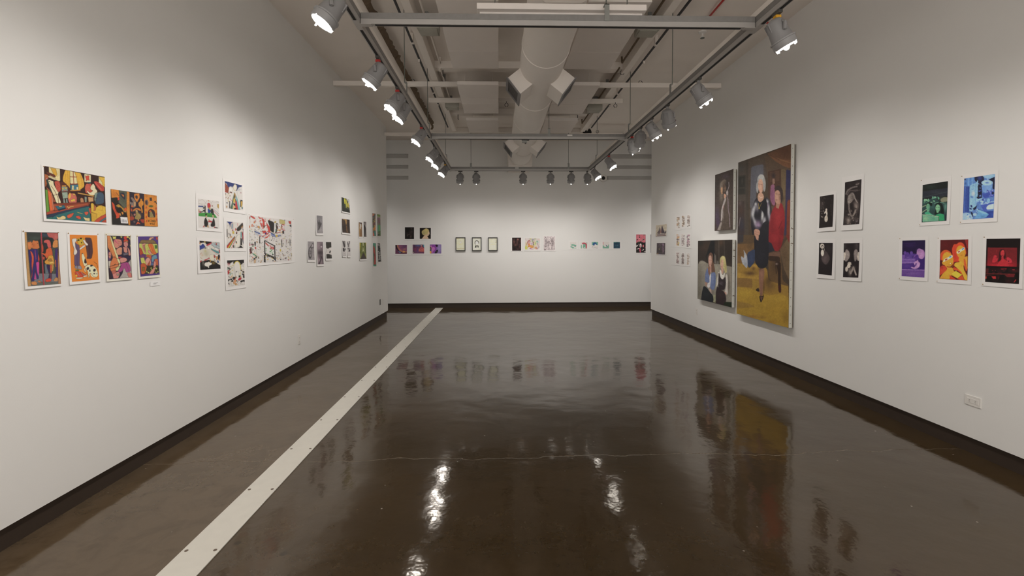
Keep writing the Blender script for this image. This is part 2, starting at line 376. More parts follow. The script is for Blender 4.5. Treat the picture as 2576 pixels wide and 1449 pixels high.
# ------------------------------------------------------------------ round duct with outlets
DX, DZ, DR = .50, EYE+2.10, .247
dz = thing('air_duct', 'large round white air duct hanging along the middle of the ceiling', 'duct', (DX, 6, DZ))
TY = lambda yy: Matrix.Translation((0, yy, 0)) @ Matrix.Rotation(-PI/2, 4, 'X')
ys = [1.2, 5.0, 7.78, 10.85]
for a, b in zip(ys[:-1], ys[1:]):
    MB().lathe([(DR, 0), (DR, b-a-.01)], 48, M4=TY(a-6)).build('duct_section', 'duct', dz, smooth=True)
for yy in (5.0, 6.55, 7.78, 9.75):
    MB().lathe([(DR, 0), (DR+.006, .006), (DR+.006, .022), (DR, .028)], 48, M4=TY(yy-6-.014)).build('joint_ring', 'duct', dz, smooth=True)
MB().lathe([(DR+.012, 0), (DR+.012, .03), (.1, .04)], 48, M4=TY(10.83-6)).build('end_cap', 'duct', dz, smooth=True)
for yy in (4.2, 7.3):
    MB().box(-.02, .02, yy-6-.01, yy-6+.01, DR-.01, HC-DZ).build('hanger_strap', 'bracket', dz)
def outlet_box(Yc, side):
    """square boot leaving the duct at 45 degrees downwards, with a slatted grille on its end"""
    hw, hl, L0, L1 = .115, .21, .12, .40
    d = Vector((side*math.sin(math.radians(52)), 0, -math.cos(math.radians(52)))); u = Vector((-d.z*side, 0, d.x*side)); yv = Vector((0, 1, 0))
    u = Vector((math.cos(math.radians(52))*side, 0, math.sin(math.radians(52))))
    b = MB(); P = lambda t, a, e: d*t+u*a+yv*(e+Yc-6)
    vs_ = [P(t, a, e) for t in (L0, L1) for a, e in ((-hw, -hl), (hw, -hl), (hw, hl), (-hw, hl))]
    b.add(vs_, [(0, 1, 2, 3), (4, 7, 6, 5), (0, 4, 5, 1), (1, 5, 6, 2), (2, 6, 7, 3), (3, 7, 4, 0)])
    o = b.build('outlet_boot', 'duct', dz)
    g = MB()
    for a0, a1, e0, e1 in ((-hw-.012, hw+.012, -hl-.012, -hl+.03), (-hw-.012, hw+.012, hl-.03, hl+.012), (-hw-.012, -hw+.028, -hl+.03, hl-.03), (hw-.028, hw+.012, -hl+.03, hl-.03)):
        q = [P(t, a, e) for t in (L1, L1+.012) for a, e in ((a0, e0), (a1, e0), (a1, e1), (a0, e1))]
        g.add(q, [(0, 1, 2, 3), (4, 7, 6, 5), (0, 4, 5, 1), (1, 5, 6, 2), (2, 6, 7, 3), (3, 7, 4, 0)])
    gr = g.build('grille', 'grille', o)
    q = [P(L1+.001, a, e) for a, e in ((-hw+.02, -hl+.02), (hw-.02, -hl+.02), (hw-.02, hl-.02), (-hw+.02, hl-.02))]
    MB().add(q, [(0, 1, 2, 3)]).build('grille_opening', 'black', o)
    for k in range(9):
        e = -hl+.05+k*(2*hl-.1)/8
        q = [P(t, a, e+de) for t, de in ((L1+.007, 0), (L1+.0075, .012)) for a in (-hw+.028, hw-.028)]
        MB().add(q, [(0, 1, 3, 2)]).build('slat', 'grille', o)
for Yc in (5.75, 9.15):
    for sd in (-1, 1): outlet_box(Yc, sd)
# round access cap under the near duct
P = on_z(EYE+1.82, 1411, 18)
MB().lathe([(.19, 0), (.2, .012), (.2, .02), (.16, .022), (.16, .08)], 40, M4=Matrix.Translation((-.01, P.y-.2-6, EYE+1.82-DZ))).build('access_cap', 'duct', dz, smooth=True)
# square collar at the far end
c = tag(MB().box(-.27, .27, 0, YB-10.9, 0, HC-(EYE+1.86)).build('duct_plenum', 'duct', loc=(.50, 10.9, EYE+1.86), bevel=.006), 'square white plenum box behind the far end of the round duct', 'duct')
# white batten across under the duct
P0 = on_z(EYE+1.77, 1200, 30); xl = on_y(P0.y, 1200, 30).x; xr = on_y(P0.y, 1622, 33).x
c = thing('batten', 'long white batten light fitting, unlit, crossing under the duct beside the front track bar', 'batten', ((xl+xr)/2, P0.y, EYE+1.77))
MB().box(-(xr-xl)/2, (xr-xl)/2, -.05, .05, 0, .045).build('housing', 'panel', c, bevel=.005)
MB().box(-(xr-xl)/2+.02, (xr-xl)/2-.02, -.005, .045, -.014, 0).build('cover', 'panel', c, bevel=.003)
for sx in (-.5, .5): MB().tube([(sx, 0, .045), (sx, 0, HC-EYE-1.77)], .004, 6).build('hanger', 'rod', c)
# ------------------------------------------------------------------ lighting tracks
W2 = .02
def rail(name, label, a, b, axis):
    a = Vector(a); b = Vector(b); L_ = (b-a).length
    t = thing(name, label, 'track', (a+b)/2, 'grey lighting track bars')
    def bx(w0, w1, l0, l1, z0, z1, nm_, mt_, bev=.001):
        mb_ = MB()
        if axis == 'y': mb_.box(w0, w1, l0, l1, z0, z1)
        else: mb_.box(l0, l1, w0, w1, z0, z1)
        return mb_.build(nm_, mt_, t, bevel=bev)
    h = L_/2; off = W2+.002 if axis == 'x' else 0
    bx(-W2, W2, -h, h, .002, .040, 'track_channel', 'track')
    bx(-.010, .010, -h+.10, h-.10, -.0005, .0025, 'slot', 'slot', 0)
    bx(-W2-.001, W2+.001, -h, h, .0405, .082, 'strut', 'strut')
    return t
L1_ = rail('lighting_track', 'long grey track bar on the left, running towards the back wall', (XTL, -1.6, ZT), (XTL, YK-.03, ZT), 'y')
R1_ = rail('lighting_track', 'long grey track bar on the right, running towards the back wall', (XTR, -1.6, ZT), (XTR, YK-.03, ZT), 'y')
FX = rail('lighting_track', 'nearest cross bar of grey track, spanning the top of the view', (XTL+.025, YF, ZT), (XTR-.025, YF, ZT), 'x')
MX = rail('lighting_track', 'middle cross bar of grey track without lamps', (XTL+.025, YM, ZT), (XTR-.025, YM, ZT), 'x')
BX = rail('lighting_track', 'far cross bar of grey track carrying a row of lamps', (XTL-.02, YK, ZT), (XTR+.02, YK, ZT), 'x')
for T_, sg in ((L1_, 1), (R1_, -1)):
    MB().box(sg*.0-.02, sg*.0+.02, -5.8, 5.7, .084, .125).build('top_conduit', 'beam', T_, bevel=.002)
for T_, xx in ((MX, .58), (BX, -.1)):
    MB().box(xx, xx+.075, -.0225, -.0212, .05, .07).build('sticker', 'outlet', T_)
# square junction plates where bars meet
for X, Y in ((XTL, YF), (XTR, YF), (XTL, YM), (XTR, YM), (XTL, YK), (XTR, YK)):
    s_x = 1 if X < 0 else -1
    c = tag(MB().box(-.021, .021, -.075, .075, 0, .0035).box(-.021 if s_x > 0 else -.10, .10 if s_x > 0 else .021, -.021, .021, -.0003, .0033).build('track_junction', 'track', loc=(X, Y, ZT-.0012)),
            'pale junction plate at the %s %s corner of the grey track frame' % ({YF: 'near', YM: 'middle', YK: 'far'}[Y], 'left' if X < 0 else 'right'), 'plate', 'track junction plates')
def hanger(X, Y, lab, dx=0):
    c = thing('track_hanger', lab, 'hanger', (X, Y, ZT+.05), 'rods that hold up the grey tracks')
    MB().box(-.018, .018, -.0275, -.0225, -.012, .11).box(-.018, .018, -.0275, .02, .105, .11).build('bracket', 'bracket', c)
    MB().tube([(dx, 0, .108), (dx, 0, HC-ZT-.05)], .0045, 6).build('rod', 'rod', c)
hanger(on_y(YF, 1525, 45).x, YF, 'hanger rod and bracket on the nearest cross bar')
hanger(on_y(YM, 1381, 350).x, YM, 'hanger rod and bracket on the middle cross bar')
hanger(on_y(YK, 1185, 428).x, YK, 'left hanger rod and bracket on the far cross bar')
hanger(on_y(YK, 1430, 428).x, YK, 'right hanger rod and bracket on the far cross bar')
for i, Y in enumerate((5.3, 7.0, 9.35)):
    w_ = ('first', 'second', 'third')[i]
    for X, sd in ((XTL, 'left'), (XTR, 'right')):
        c = thing('track_hanger', '%s hanger rod on the %s long track bar beyond the nearest cross bar' % (w_, sd), 'hanger', (X, Y, ZT+.12), 'rods that hold up the grey tracks')
        s_x = 1 if X < 0 else -1
        MB().box(-.004+s_x*.021, .004+s_x*.021, -.02, .02, -.07, .06).box(min(0, s_x*.024), max(0, s_x*.024), -.02, .02, .055, .062).build('bracket', 'bracket', c)
        MB().tube([(0, 0, .06), (0, 0, HC-ZT-.12)], .0045, 6).build('rod', 'rod', c)
# ------------------------------------------------------------------ track lamps
def lamp_proto():
    mm = {}
    b = MB(); b.lathe([(.0, .105), (.028, .103), (.045, .096), (.056, .08), (.060, .05), (.066, .0), (.071, -.045), (.073, -.052)], 28)
    for k in range(5):
        a = (k-2)*.26
        b.box(-.001+.05*math.sin(a), .001+.05*math.sin(a), -.060, -.03, .025, .085)
    mm['housing'] = (b, 'lamp', True)
    b = MB(); b.lathe([(.073, -.045), (.083, -.047), (.083, -.056), (.077, -.058), (.077, -.098), (.074, -.102), (.068, -.102), (.067, -.088)], 28)
    mm['front_ring'] = (b, 'ring', True)
    b = MB(); b.lathe([(.0675, -.094), (.05, -.098), (.03, -.100), (.0, -.101)], 24)
    b.lathe([(.019, -.099), (.018, -.116), (.010, -.124), (0, -.127)], 14)
    mm['lens'] = (b, 'lens', True)
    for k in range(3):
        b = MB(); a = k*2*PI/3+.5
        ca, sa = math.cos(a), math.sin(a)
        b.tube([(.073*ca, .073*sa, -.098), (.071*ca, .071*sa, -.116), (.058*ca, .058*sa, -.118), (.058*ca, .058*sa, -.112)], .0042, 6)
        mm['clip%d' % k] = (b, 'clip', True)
    return {k: (v[0].build('tmp', v[1], None, v[2])).data for k, v in mm.items()}
LP = lamp_proto()
for o in [o for o in D.objects if o.name.startswith('tmp')]: D.objects.remove(o)
def spot(X, Y, n, label, group, tagc=None, power=1.0, inframe=True):
    """lamp hung from the track slot at (X, Y); n = direction the lens faces"""
    n = Vector(n).normalized(); root = thing('track_lamp', label, 'lamp', (X, Y, ZT), group)
    piv = Vector((0, 0, -.148))+Vector((n.x, n.y, 0))*.035
    MB().box(-.014, .014, -.045, .045, -.022, -.001).build('adapter', 'lampdark', root, bevel=.003) if abs(X-XTL) < .1 or abs(X-XTR) < .1 else MB().box(-.045, .045, -.014, .014, -.022, -.001).build('adapter', 'lampdark', root, bevel=.003)
    q = (-n).to_track_quat('Z', 'Y') if True else None
    R_ = q.to_matrix().to_4x4()
    # horizontal hinge axis of the yoke
    hx = Vector((0, 0, 1)).cross(n)
    hx = hx.normalized() if hx.length > .05 else Vector((1, 0, 0))
    top = Vector((0, 0, -.05))
    MB().lathe([(.011, -.020), (.015, -.024), (.017, -.050), (.024, -.068), (.012, -.074)], 14).build('stem', 'lamp', root, smooth=True)
    up_ = Vector((0, 0, 1))
    ar = MB()
    for s in (-1, 1):
        ar.tube([top+Vector((0, 0, -.012)), top+Vector((0, 0, -.016))+hx*s*.03, piv+hx*s*.070+up_*.05, piv+hx*s*.072, piv+hx*s*.072-up_*.006], [.009, .011, .012, .014, .014], 8)
    ar.build('yoke', 'lamp', root, smooth=True)
    Mx = Matrix.Translation(piv) @ R_
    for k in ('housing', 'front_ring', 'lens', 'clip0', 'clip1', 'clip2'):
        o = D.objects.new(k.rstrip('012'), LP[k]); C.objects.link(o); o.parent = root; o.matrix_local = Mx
    if tagc:
        MB().box(-.019, .019, -.019, .019, -.047, -.026).build('colour_tag', tagc, root, bevel=.002)
    ld = D.lights.new('beam', 'SPOT'); ld.energy = LAMP_W*power; ld.color = LAMP_COL; ld.spot_size = math.radians(124); ld.spot_blend = 1.0; ld.shadow_soft_size = .035
    lo = D.objects.new('beam', ld); C.objects.link(lo); lo.parent = root
    lo.matrix_local = Matrix.Translation(piv+n*.15) @ (-n).to_track_quat('Z', 'Y').to_matrix().to_4x4()
    return root
GL, GR, GK = 'grey spotlights on the left track', 'grey spotlights on the right track', 'grey spotlights on the far track bar'
left = [(3.05, (-.50, -.20, -.84), None, 'large grey spotlight at the top left, cut by the frame edge'),
        (4.14, (-.56, -.08, -.82), 'red', 'second grey spotlight on the left track with red tag, beyond the near cross bar'),
        (4.92, (-.50, -.32, -.82), 'red', 'third spotlight from the front on the left track, red tag, overlapping the next'),
        (5.27, (-.52, -.24, -.82), None, 'left track spotlight half hidden behind the third one'),
        (6.42, (-.55, -.24, -.82), 'red', 'red tagged left track spotlight just before the middle cross bar'),
        (7.68, (-.55, -.30, -.82), None, 'left track spotlight just beyond the middle cross bar'),
        (8.3, (-.50, -.34, -.82), None, 'left track spotlight second beyond the middle cross bar'),
        (9.24, (-.52, -.36, -.82), 'yellow', 'farthest left track spotlight, with small yellow tag near the far corner')]
for Y, n, tg, lab in left: spot(XTL, Y, n, lab, GL, tg)
right = [(3.30, (.46, -.03, -.88), 'yellow', 'large grey spotlight at the top right with a yellow tag'),
         (4.60, (.54, -.05, -.83), None, 'second spotlight on the right track, alone against the white wall'),
         (5.45, (.36, .46, -.81), None, 'third spotlight on the right track, tilted away with its lens hidden'),
         (6.02, (.50, .0, -.84), None, 'fourth spotlight on the right track, brightly lit lens, in a tight group'),
         (6.48, (.05, .55, -.83), None, 'spotlight hanging straight down before the middle right corner, lens unseen'),
         (6.9, (.36, .46, -.81), 'red', 'red tagged spotlight just before the middle right corner of the track'),
         (8.35, (.52, -.26, -.82), 'red', 'right track spotlight between middle and far cross bars, red tag'),
         (9.6, (.50, -.30, -.82), None, 'farthest right track spotlight beside the far right corner')]
for Y, n, tg, lab in right: spot(XTR, Y, n, lab, GR, tg)
back = [(1158, (-.14, .45, -.86), 'leftmost spotlight on the far cross bar, turned left'), (1198, (0, .5, -.86), 'second spotlight from the left on the far cross bar'),
        (1316, (0, .5, -.86), 'far cross bar spotlight below the end of the round duct'), (1385, (.0, .42, -.88), 'far cross bar spotlight right of the duct end'),
        (1437, (.0, .42, -.88), 'far cross bar spotlight under the right hanger rod'), (1477, (.22, .45, -.84), 'rightmost spotlight on the far cross bar, at the corner')]
for x, n, lab in back: spot(on_y(YK, x, 432).x, YK, n, lab, GK, None, 1.2)
# lamps of the same tracks behind and above the viewpoint
for i, Y in enumerate((2.25, 1.3, .3, -.8)):
    w_ = ('first', 'second', 'third', 'fourth')[i]
    spot(XTL, Y, (-.50, -.05, -.86), '%s spotlight on the left track short of the view' % w_, GL)
    spot(XTR, Y, (.48, -.05, -.87), '%s spotlight on the right track short of the view' % w_, GR)
for i, X in enumerate((-3.4, 4.1, 4.9)):
    t = thing('lighting_track', 'short grey track bar in the side opening before the back wall, %s' % ('left', 'right inner', 'right outer')[i], 'track', (X, YK+.25, ZT), 'grey lighting track bars')
    MB().box(-.35, .35, -.02, .02, .002, .05).build('track_channel', 'track', t); MB().tube([(0, 0, .05), (0, 0, HC-ZT)], .005, 6).build('rod', 'rod', t)
    spot(X, YK+.25, (0, .5, -.86), 'spotlight in the side opening, %s, lighting the back wall' % ('left', 'right inner', 'right outer')[i], 'hidden grey spotlights', None, 1.3)
# spare adapter on the middle bar
P = on_y(YM, 1322, 364); c = thing('track_adapter', 'small dark plug under the middle cross bar', 'adapter', (P.x, YM, ZT-.001))
MB().box(-.055, .055, -.014, .014, -.018, 0).build('plug', 'lampdark', c, bevel=.002)
MB().box(-.05, .02, -.014, .014, -.05, -.018).build('box', 'bracket', c, bevel=.002)
MB().tube([(0, 0, -.05), (0, 0, -.065)], .012, 8).build('stem', 'lampdark', c)
# ------------------------------------------------------------------ flat prints: a small painter that colours a fine grid
def homog(q):
    (x0, y0), (x1, y1), (x2, y2), (x3, y3) = q
    A = []; B = []
    for (u, v), (x, y) in zip(((0, 0), (1, 0), (1, 1), (0, 1)), q):
        A += [[u, v, 1, 0, 0, 0, -u*x, -v*x], [0, 0, 0, u, v, 1, -u*y, -v*y]]; B += [x, y]
    return np.append(np.linalg.solve(np.array(A, float), np.array(B, float)), 1).reshape(3, 3)
def vnoise(X, Y, sc, seed):
    rng = np.random.RandomState(seed); T = rng.rand(64, 64)
    x = X/sc; y = Y/sc; i = np.floor(x).astype(int); j = np.floor(y).astype(int); fx = x-i; fy = y-j
    fx = fx*fx*(3-2*fx); fy = fy*fy*(3-2*fy)
    g = lambda a, b: T[(b % 64), (a % 64)]
    return (g(i, j)*(1-fx)+g(i+1, j)*fx)*(1-fy)+(g(i, j+1)*(1-fx)+g(i+1, j+1)*fx)*fy
GLY = {'W': [(0, 0, .25, 1, .5, .4, .75, 1, 1, 0)], 'I': [(.5, 0, .5, 1)], 'Z': [(0, 0, 1, 0, 0, 1, 1, 1)], 'A': [(0, 1, .5, 0, 1, 1), (.2, .6, .8, .6)],
       'R': [(0, 1, 0, 0, .8, .1, .8, .4, 0, .5, 1, 1)], 'D': [(0, 0, 0, 1, .7, .9, 1, .5, .7, .1, 0, 0)], 'O': [(.5, 0, 1, .5, .5, 1, 0, .5, .5, 0)], 'F': [(1, 0, 0, 0, 0, 1), (0, .5, .7, .5)]}
class Canvas:
    def __init__(s, q, nu, nv):
        s.nu, s.nv = nu, nv; H = homog(q); s.Hi = np.linalg.inv(H)
        a = (np.repeat(np.arange(nu), 2)+np.tile([-.25, .25], nu))/(nu-1); b = (np.repeat(np.arange(nv), 2)+np.tile([-.25, .25], nv))/(nv-1)
        U, V = np.meshgrid(a, b); s.V = V; s.U = U
        d = H[2, 0]*U+H[2, 1]*V+1
        s.X = (H[0, 0]*U+H[0, 1]*V+H[0, 2])/d; s.Y = (H[1, 0]*U+H[1, 1]*V+H[1, 2])/d
        s.I = np.ones(U.shape+(3,)); s.cr = (0, 0, 1); s.ol = None
    def blur(s, r_):
        k = np.exp(-.5*(np.arange(-4, 5)/max(r_*2, .1))**2); k /= k.sum()
        for ax in (0, 1):
            J = np.pad(s.I, [(4, 4) if a == ax else (0, 0) for a in range(3)], mode='edge'); n = s.I.shape[ax]
            s.I = sum(k[i]*(J[i:i+n] if ax == 0 else J[:, i:i+n]) for i in range(9))
    @staticmethod
    def hexc(h): return np.array([int(h[i:i+2], 16)/255 for i in (0, 2, 4)])
    def blend(s, mk, col, al=1):
        k = (mk*al)[..., None] if not np.isscalar(mk) else mk*al
        s.I = s.I*(1-k)+s.hexc(col)*k
    def P(s, t): return [(s.cr[0]+float(t[i])/s.cr[2], s.cr[1]+float(t[i+1])/s.cr[2]) for i in range(0, len(t)-1, 2)]
    def poly(s, pts):
        mk = np.zeros(s.X.shape, bool); n = len(pts)
        for i in range(n):
            x1, y1 = pts[i]; x2, y2 = pts[(i+1) % n]
            if y1 == y2: continue
            c = ((y1 > s.Y) != (y2 > s.Y)) & (s.X < (x2-x1)*(s.Y-y1)/(y2-y1)+x1); mk ^= c
        return mk.astype(float)
    def ell(s, cx, cy, rx, ry, an=0):
        a = math.radians(an); dx = s.X-cx; dy = s.Y-cy
        u = (dx*math.cos(a)+dy*math.sin(a))/max(rx, 1e-3); v = (-dx*math.sin(a)+dy*math.cos(a))/max(ry, 1e-3); return u*u+v*v
    def line(s, w, pts):
        mk = np.zeros(s.X.shape)
        for (x1, y1), (x2, y2) in zip(pts[:-1], pts[1:]):
            dx, dy = x2-x1, y2-y1; L = dx*dx+dy*dy+1e-9
            t = np.clip(((s.X-x1)*dx+(s.Y-y1)*dy)/L, 0, 1); d2 = (s.X-x1-t*dx)**2+(s.Y-y1-t*dy)**2
            mk = np.maximum(mk, np.clip(1.5-np.sqrt(d2)/(w/2), 0, 1) if w < 1 else (d2 < w*w/4))
        return mk.astype(float)
    def run(s, spec):
        for ln in spec.replace(';', '\n').split('\n'):
            t = ln.replace(',', ' ').split()
            if not t: continue
            o = t[0]; sc = s.cr[2]
            if o == 'B': s.blur(float(t[1]))
            elif o == 'W': s.blend(1.0, t[2], float(t[1]))
            elif o == 'O': s.ol = (t[1], float(t[2]), float(t[3]))
            elif o == 'c': s.cr = tuple(float(v) for v in t[1:4])
            elif o == 'b': s.I[:] = s.hexc(t[1])
            elif o == 'g':
                a, b_ = s.hexc(t[1]), s.hexc(t[2]); k = s.V[..., None]; s.I = a*(1-k)+b_*k
            elif o == 'p':
                pts = s.P(t[2:]); raw = pts
                if len(pts) >= 5:
                    pts = []; n = len(raw); mx = 20/sc
                    for i in range(n):
                        p0, p1, p2 = raw[i-1], raw[i], raw[(i+1) % n]; w_ = s.Hi @ np.array([p1[0], p1[1], 1]); uu, vv = w_[0]/w_[2], w_[1]/w_[2]
                        if not (.03 < uu < .97 and .03 < vv < .97): pts.append(p1); continue
                        for q_ in (p0, p2):
                            d_ = math.dist(q_, p1)+1e-6; k_ = min(.25*d_, mx)/d_
                            pts.append((p1[0]+(q_[0]-p1[0])*k_, p1[1]+(q_[1]-p1[1])*k_))
                s.blend(s.poly(pts), t[1])
                if s.ol: s.blend(s.line(s.ol[1]/sc, pts+pts[:1]), s.ol[0], s.ol[2])
            elif o == 'e':
                (cx, cy), = s.P(t[2:4]); r = [float(v) for v in t[4:]]
                s.blend((s.ell(cx, cy, r[0]/sc, r[1]/sc, r[2] if len(r) > 2 else 0) < 1).astype(float), t[1])
            elif o == 's':
                (cx, cy), = s.P(t[2:4]); r = [float(v) for v in t[4:]]
                s.blend(np.exp(-1.2*s.ell(cx, cy, r[0]/sc, r[1]/sc, r[3] if len(r) > 3 else 0)), t[1], r[2])
            elif o == 'l': s.blend(s.line(float(t[2])/sc, s.P(t[3:])), t[1])
            elif o == 'n':
                am, size = float(t[1]), float(t[2])/sc; sd = int(t[3]) if len(t) > 3 else 5
                f = vnoise(s.X, s.Y, size, sd)*.6+vnoise(s.X, s.Y, size*.45, sd+1)*.4
                s.I = np.clip(s.I*(1+am*(f-.5)*2)[..., None], 0, 1)
            elif o == 'q':   # the same scatter with soft brush marks
                sd, n_ = int(t[1]), int(t[2]); v = [float(q) for q in t[3:10]]; cols_ = t[10:]; rng = random.Random(sd)
                for i in range(n_):
                    (cx, cy), = s.P((rng.uniform(v[0], v[2]), rng.uniform(v[1], v[3]))); f = rng.uniform(.5, 1.4)
                    s.blend(np.exp(-1.2*s.ell(cx, cy, v[4]*f/sc, v[5]*f/sc, v[6]+rng.uniform(-35, 35))**1.5), rng.choice(cols_), .85)
            elif o == 'k':   # k seed n x0 y0 x1 y1 rx ry ang hex...
                sd, n_ = int(t[1]), int(t[2]); v = [float(q) for q in t[3:10]]; cols_ = t[10:]; rng = random.Random(sd)
                for i in range(n_):
                    x = rng.uniform(v[0], v[2]); y = rng.uniform(v[1], v[3]); (cx, cy), = s.P((x, y))
                    f = rng.uniform(.4, 1.5); g_ = rng.uniform(.5, 1.3)
                    s.blend((s.ell(cx, cy, v[4]*f/sc, v[5]*g_/sc, v[6]+rng.uniform(-35, 35)) < 1).astype(float), rng.choice(cols_))
            elif o == 't':   # t hex x y w h text   slanted row of drawn capitals
                x, y, w_, h_ = [float(q) for q in t[2:6]]
                for ch in t[6]:
                    if ch == '_': x += w_*1.3; continue
                    for g_ in GLY[ch]:
                        pts = [(x+g_[i]*w_, y+g_[i+1]*h_+g_[i]*w_*.08) for i in range(0, len(g_), 2)]
                        s.blend(s.line(9/sc, s.P([q for p in pts for q in p])), t[1])
                    x += w_*1.3; y += w_*.08
    def colours(s, gain):
        I = s.I.reshape(s.nv, 2, s.nu, 2, 3)
        I = np.where(I <= .04045, I/12.92, ((I+.055)/1.055)**2.4).mean(axis=(1, 3))
        lum = (I @ np.array([.3, .59, .11]))[..., None]; I = I*.9+lum*.1
        return np.clip(I*gain, 0, .86)
def grid_mesh(name, P, cols=None, mt='paper', parent=None):
    nv, nu = P.shape[:2]; me = D.meshes.new(name)
    i = np.arange(nv*nu).reshape(nv, nu)
    f = np.stack([i[:-1, :-1], i[1:, :-1], i[1:, 1:], i[:-1, 1:]], -1).reshape(-1, 4)
    me.vertices.add(nv*nu); me.vertices.foreach_set('co', P.reshape(-1).astype(np.float32))
    me.loops.add(f.size); me.loops.foreach_set('vertex_index', f.reshape(-1).astype(np.int32))
    me.polygons.add(len(f)); me.polygons.foreach_set('loop_start', (np.arange(len(f))*4).astype(np.int32))
    me.update(calc_edges=True); me.validate()
    me.polygons.foreach_set('use_smooth', np.ones(len(f), bool))
    if cols is not None:
        ca = me.color_attributes.new('ink', 'FLOAT_COLOR', 'POINT')
        ca.data.foreach_set('color', np.concatenate([cols.reshape(-1, 3), np.ones((nv*nu, 1))], 1).reshape(-1).astype(np.float32))
    me.materials.append(M[mt]); o = D.objects.new(name, me); C.objects.link(o)
    if parent: o.parent = parent
    return o
WALLS = {'L': (lambda p: on_x(WL, *p), Vector((1, 0, 0))), 'R': (lambda p: on_x(WR, *p), Vector((-1, 0, 0))), 'B': (lambda p: on_y(YB, *p), Vector((0, -1, 0)))}
GAIN = {'L': .92, 'R': 1.18, 'B': 1.12}
def bil(q, U, V):
    q = [np.array(c) for c in q]; U = U[..., None]; V = V[..., None]
    return (q[0]*(1-U)+q[1]*U)*(1-V)+(q[3]*(1-U)+q[2]*U)*V
def art(wall, crop, quad, sheet, spec, label, group, gain=None, curl=.010, pins='', paper='paper', dens=1.6, cat='print', name='art_print', bowl=0):
    fn, nrm = WALLS[wall]; nr = np.array(nrm)
    cv = lambda q: [(crop[0]+x/crop[2], crop[1]+y/crop[2]) for x, y in q]
    q = cv(quad); sh = cv(sheet) if sheet else q
    Q = [np.array(fn(p)) for p in q]; Sh = [np.array(fn(p)) for p in sh]
    base = (Sh[2]+Sh[3])/2+nr*.001; ztop = (Sh[0][2]+Sh[1][2])/2; zbot = base[2]
    root = thing(name, label, cat, tuple(base), group)
    def lift(P):
        v = np.clip((ztop-P[..., 2])/(ztop-zbot), 0, 1.05); return P+nr*(.0018+curl*.5*v**3)[..., None]-base
    U, V = np.meshgrid(np.linspace(0, 1, 5), np.linspace(0, 1, 25))
    grid_mesh('sheet', lift(bil(Sh, U, V)), None, paper, root)
    wpx = (math.dist(q[0], q[1])+math.dist(q[2], q[3]))/2; hpx = (math.dist(q[0], q[3])+math.dist(q[1], q[2]))/2
    nu = max(12, int(wpx*dens)); nv = max(12, int(hpx*dens))
    cvs = Canvas(q, nu, nv); cvs.cr = crop; cvs.run(spec); cvs.blur(.55)
    U, V = np.meshgrid(np.linspace(0, 1, nu), np.linspace(0, 1, nv))
    H = homog(q); d = H[2, 0]*U+H[2, 1]*V+1
    X = (H[0, 0]*U+H[0, 1]*V+H[0, 2])/d; Y = (H[1, 0]*U+H[1, 1]*V+H[1, 2])/d
    HW = homog([((c-Q[0]) @ (np.array([0, 1, 0]) if wall != 'B' else np.array([1, 0, 0])), c[2]) for c in Q])
    # true wall positions of each grid point: straight perspective of the rectangle
    Pw = bil(Q, U, V)
    d3 = np.array([np.array(fw)+np.array(rt)*((x-1288)/F)-np.array(up)*((y-(724.5-SY))/F) for x, y in zip(X.reshape(-1), Y.reshape(-1))])
    ax = 0 if wall != 'B' else 1; pl = {'L': WL, 'R': WR, 'B': YB}[wall]
    Pw = (d3*(pl/d3[:, ax])[:, None]+np.array([0, 0, EYE])).reshape(nv, nu, 3)
    grid_mesh('image', lift(Pw)+nr*.0007, cvs.colours(gain or GAIN[wall]), 'ink_print', root)
    for k, c in enumerate(Sh):
        if str(k) in pins:
            p = c+(Sh[(k+2) % 4]-c)*.03; p = lift(np.array(p)[None, None])[0, 0]
            MB().lathe([(.003, 0), (.003, .003), (.0015, .004)], 8, M4=Matrix.Translation(Vector(p)) @ Vector(nrm).to_track_quat('Z', 'Y').to_matrix().to_4x4()).build('pin', 'pin', root)
    return root
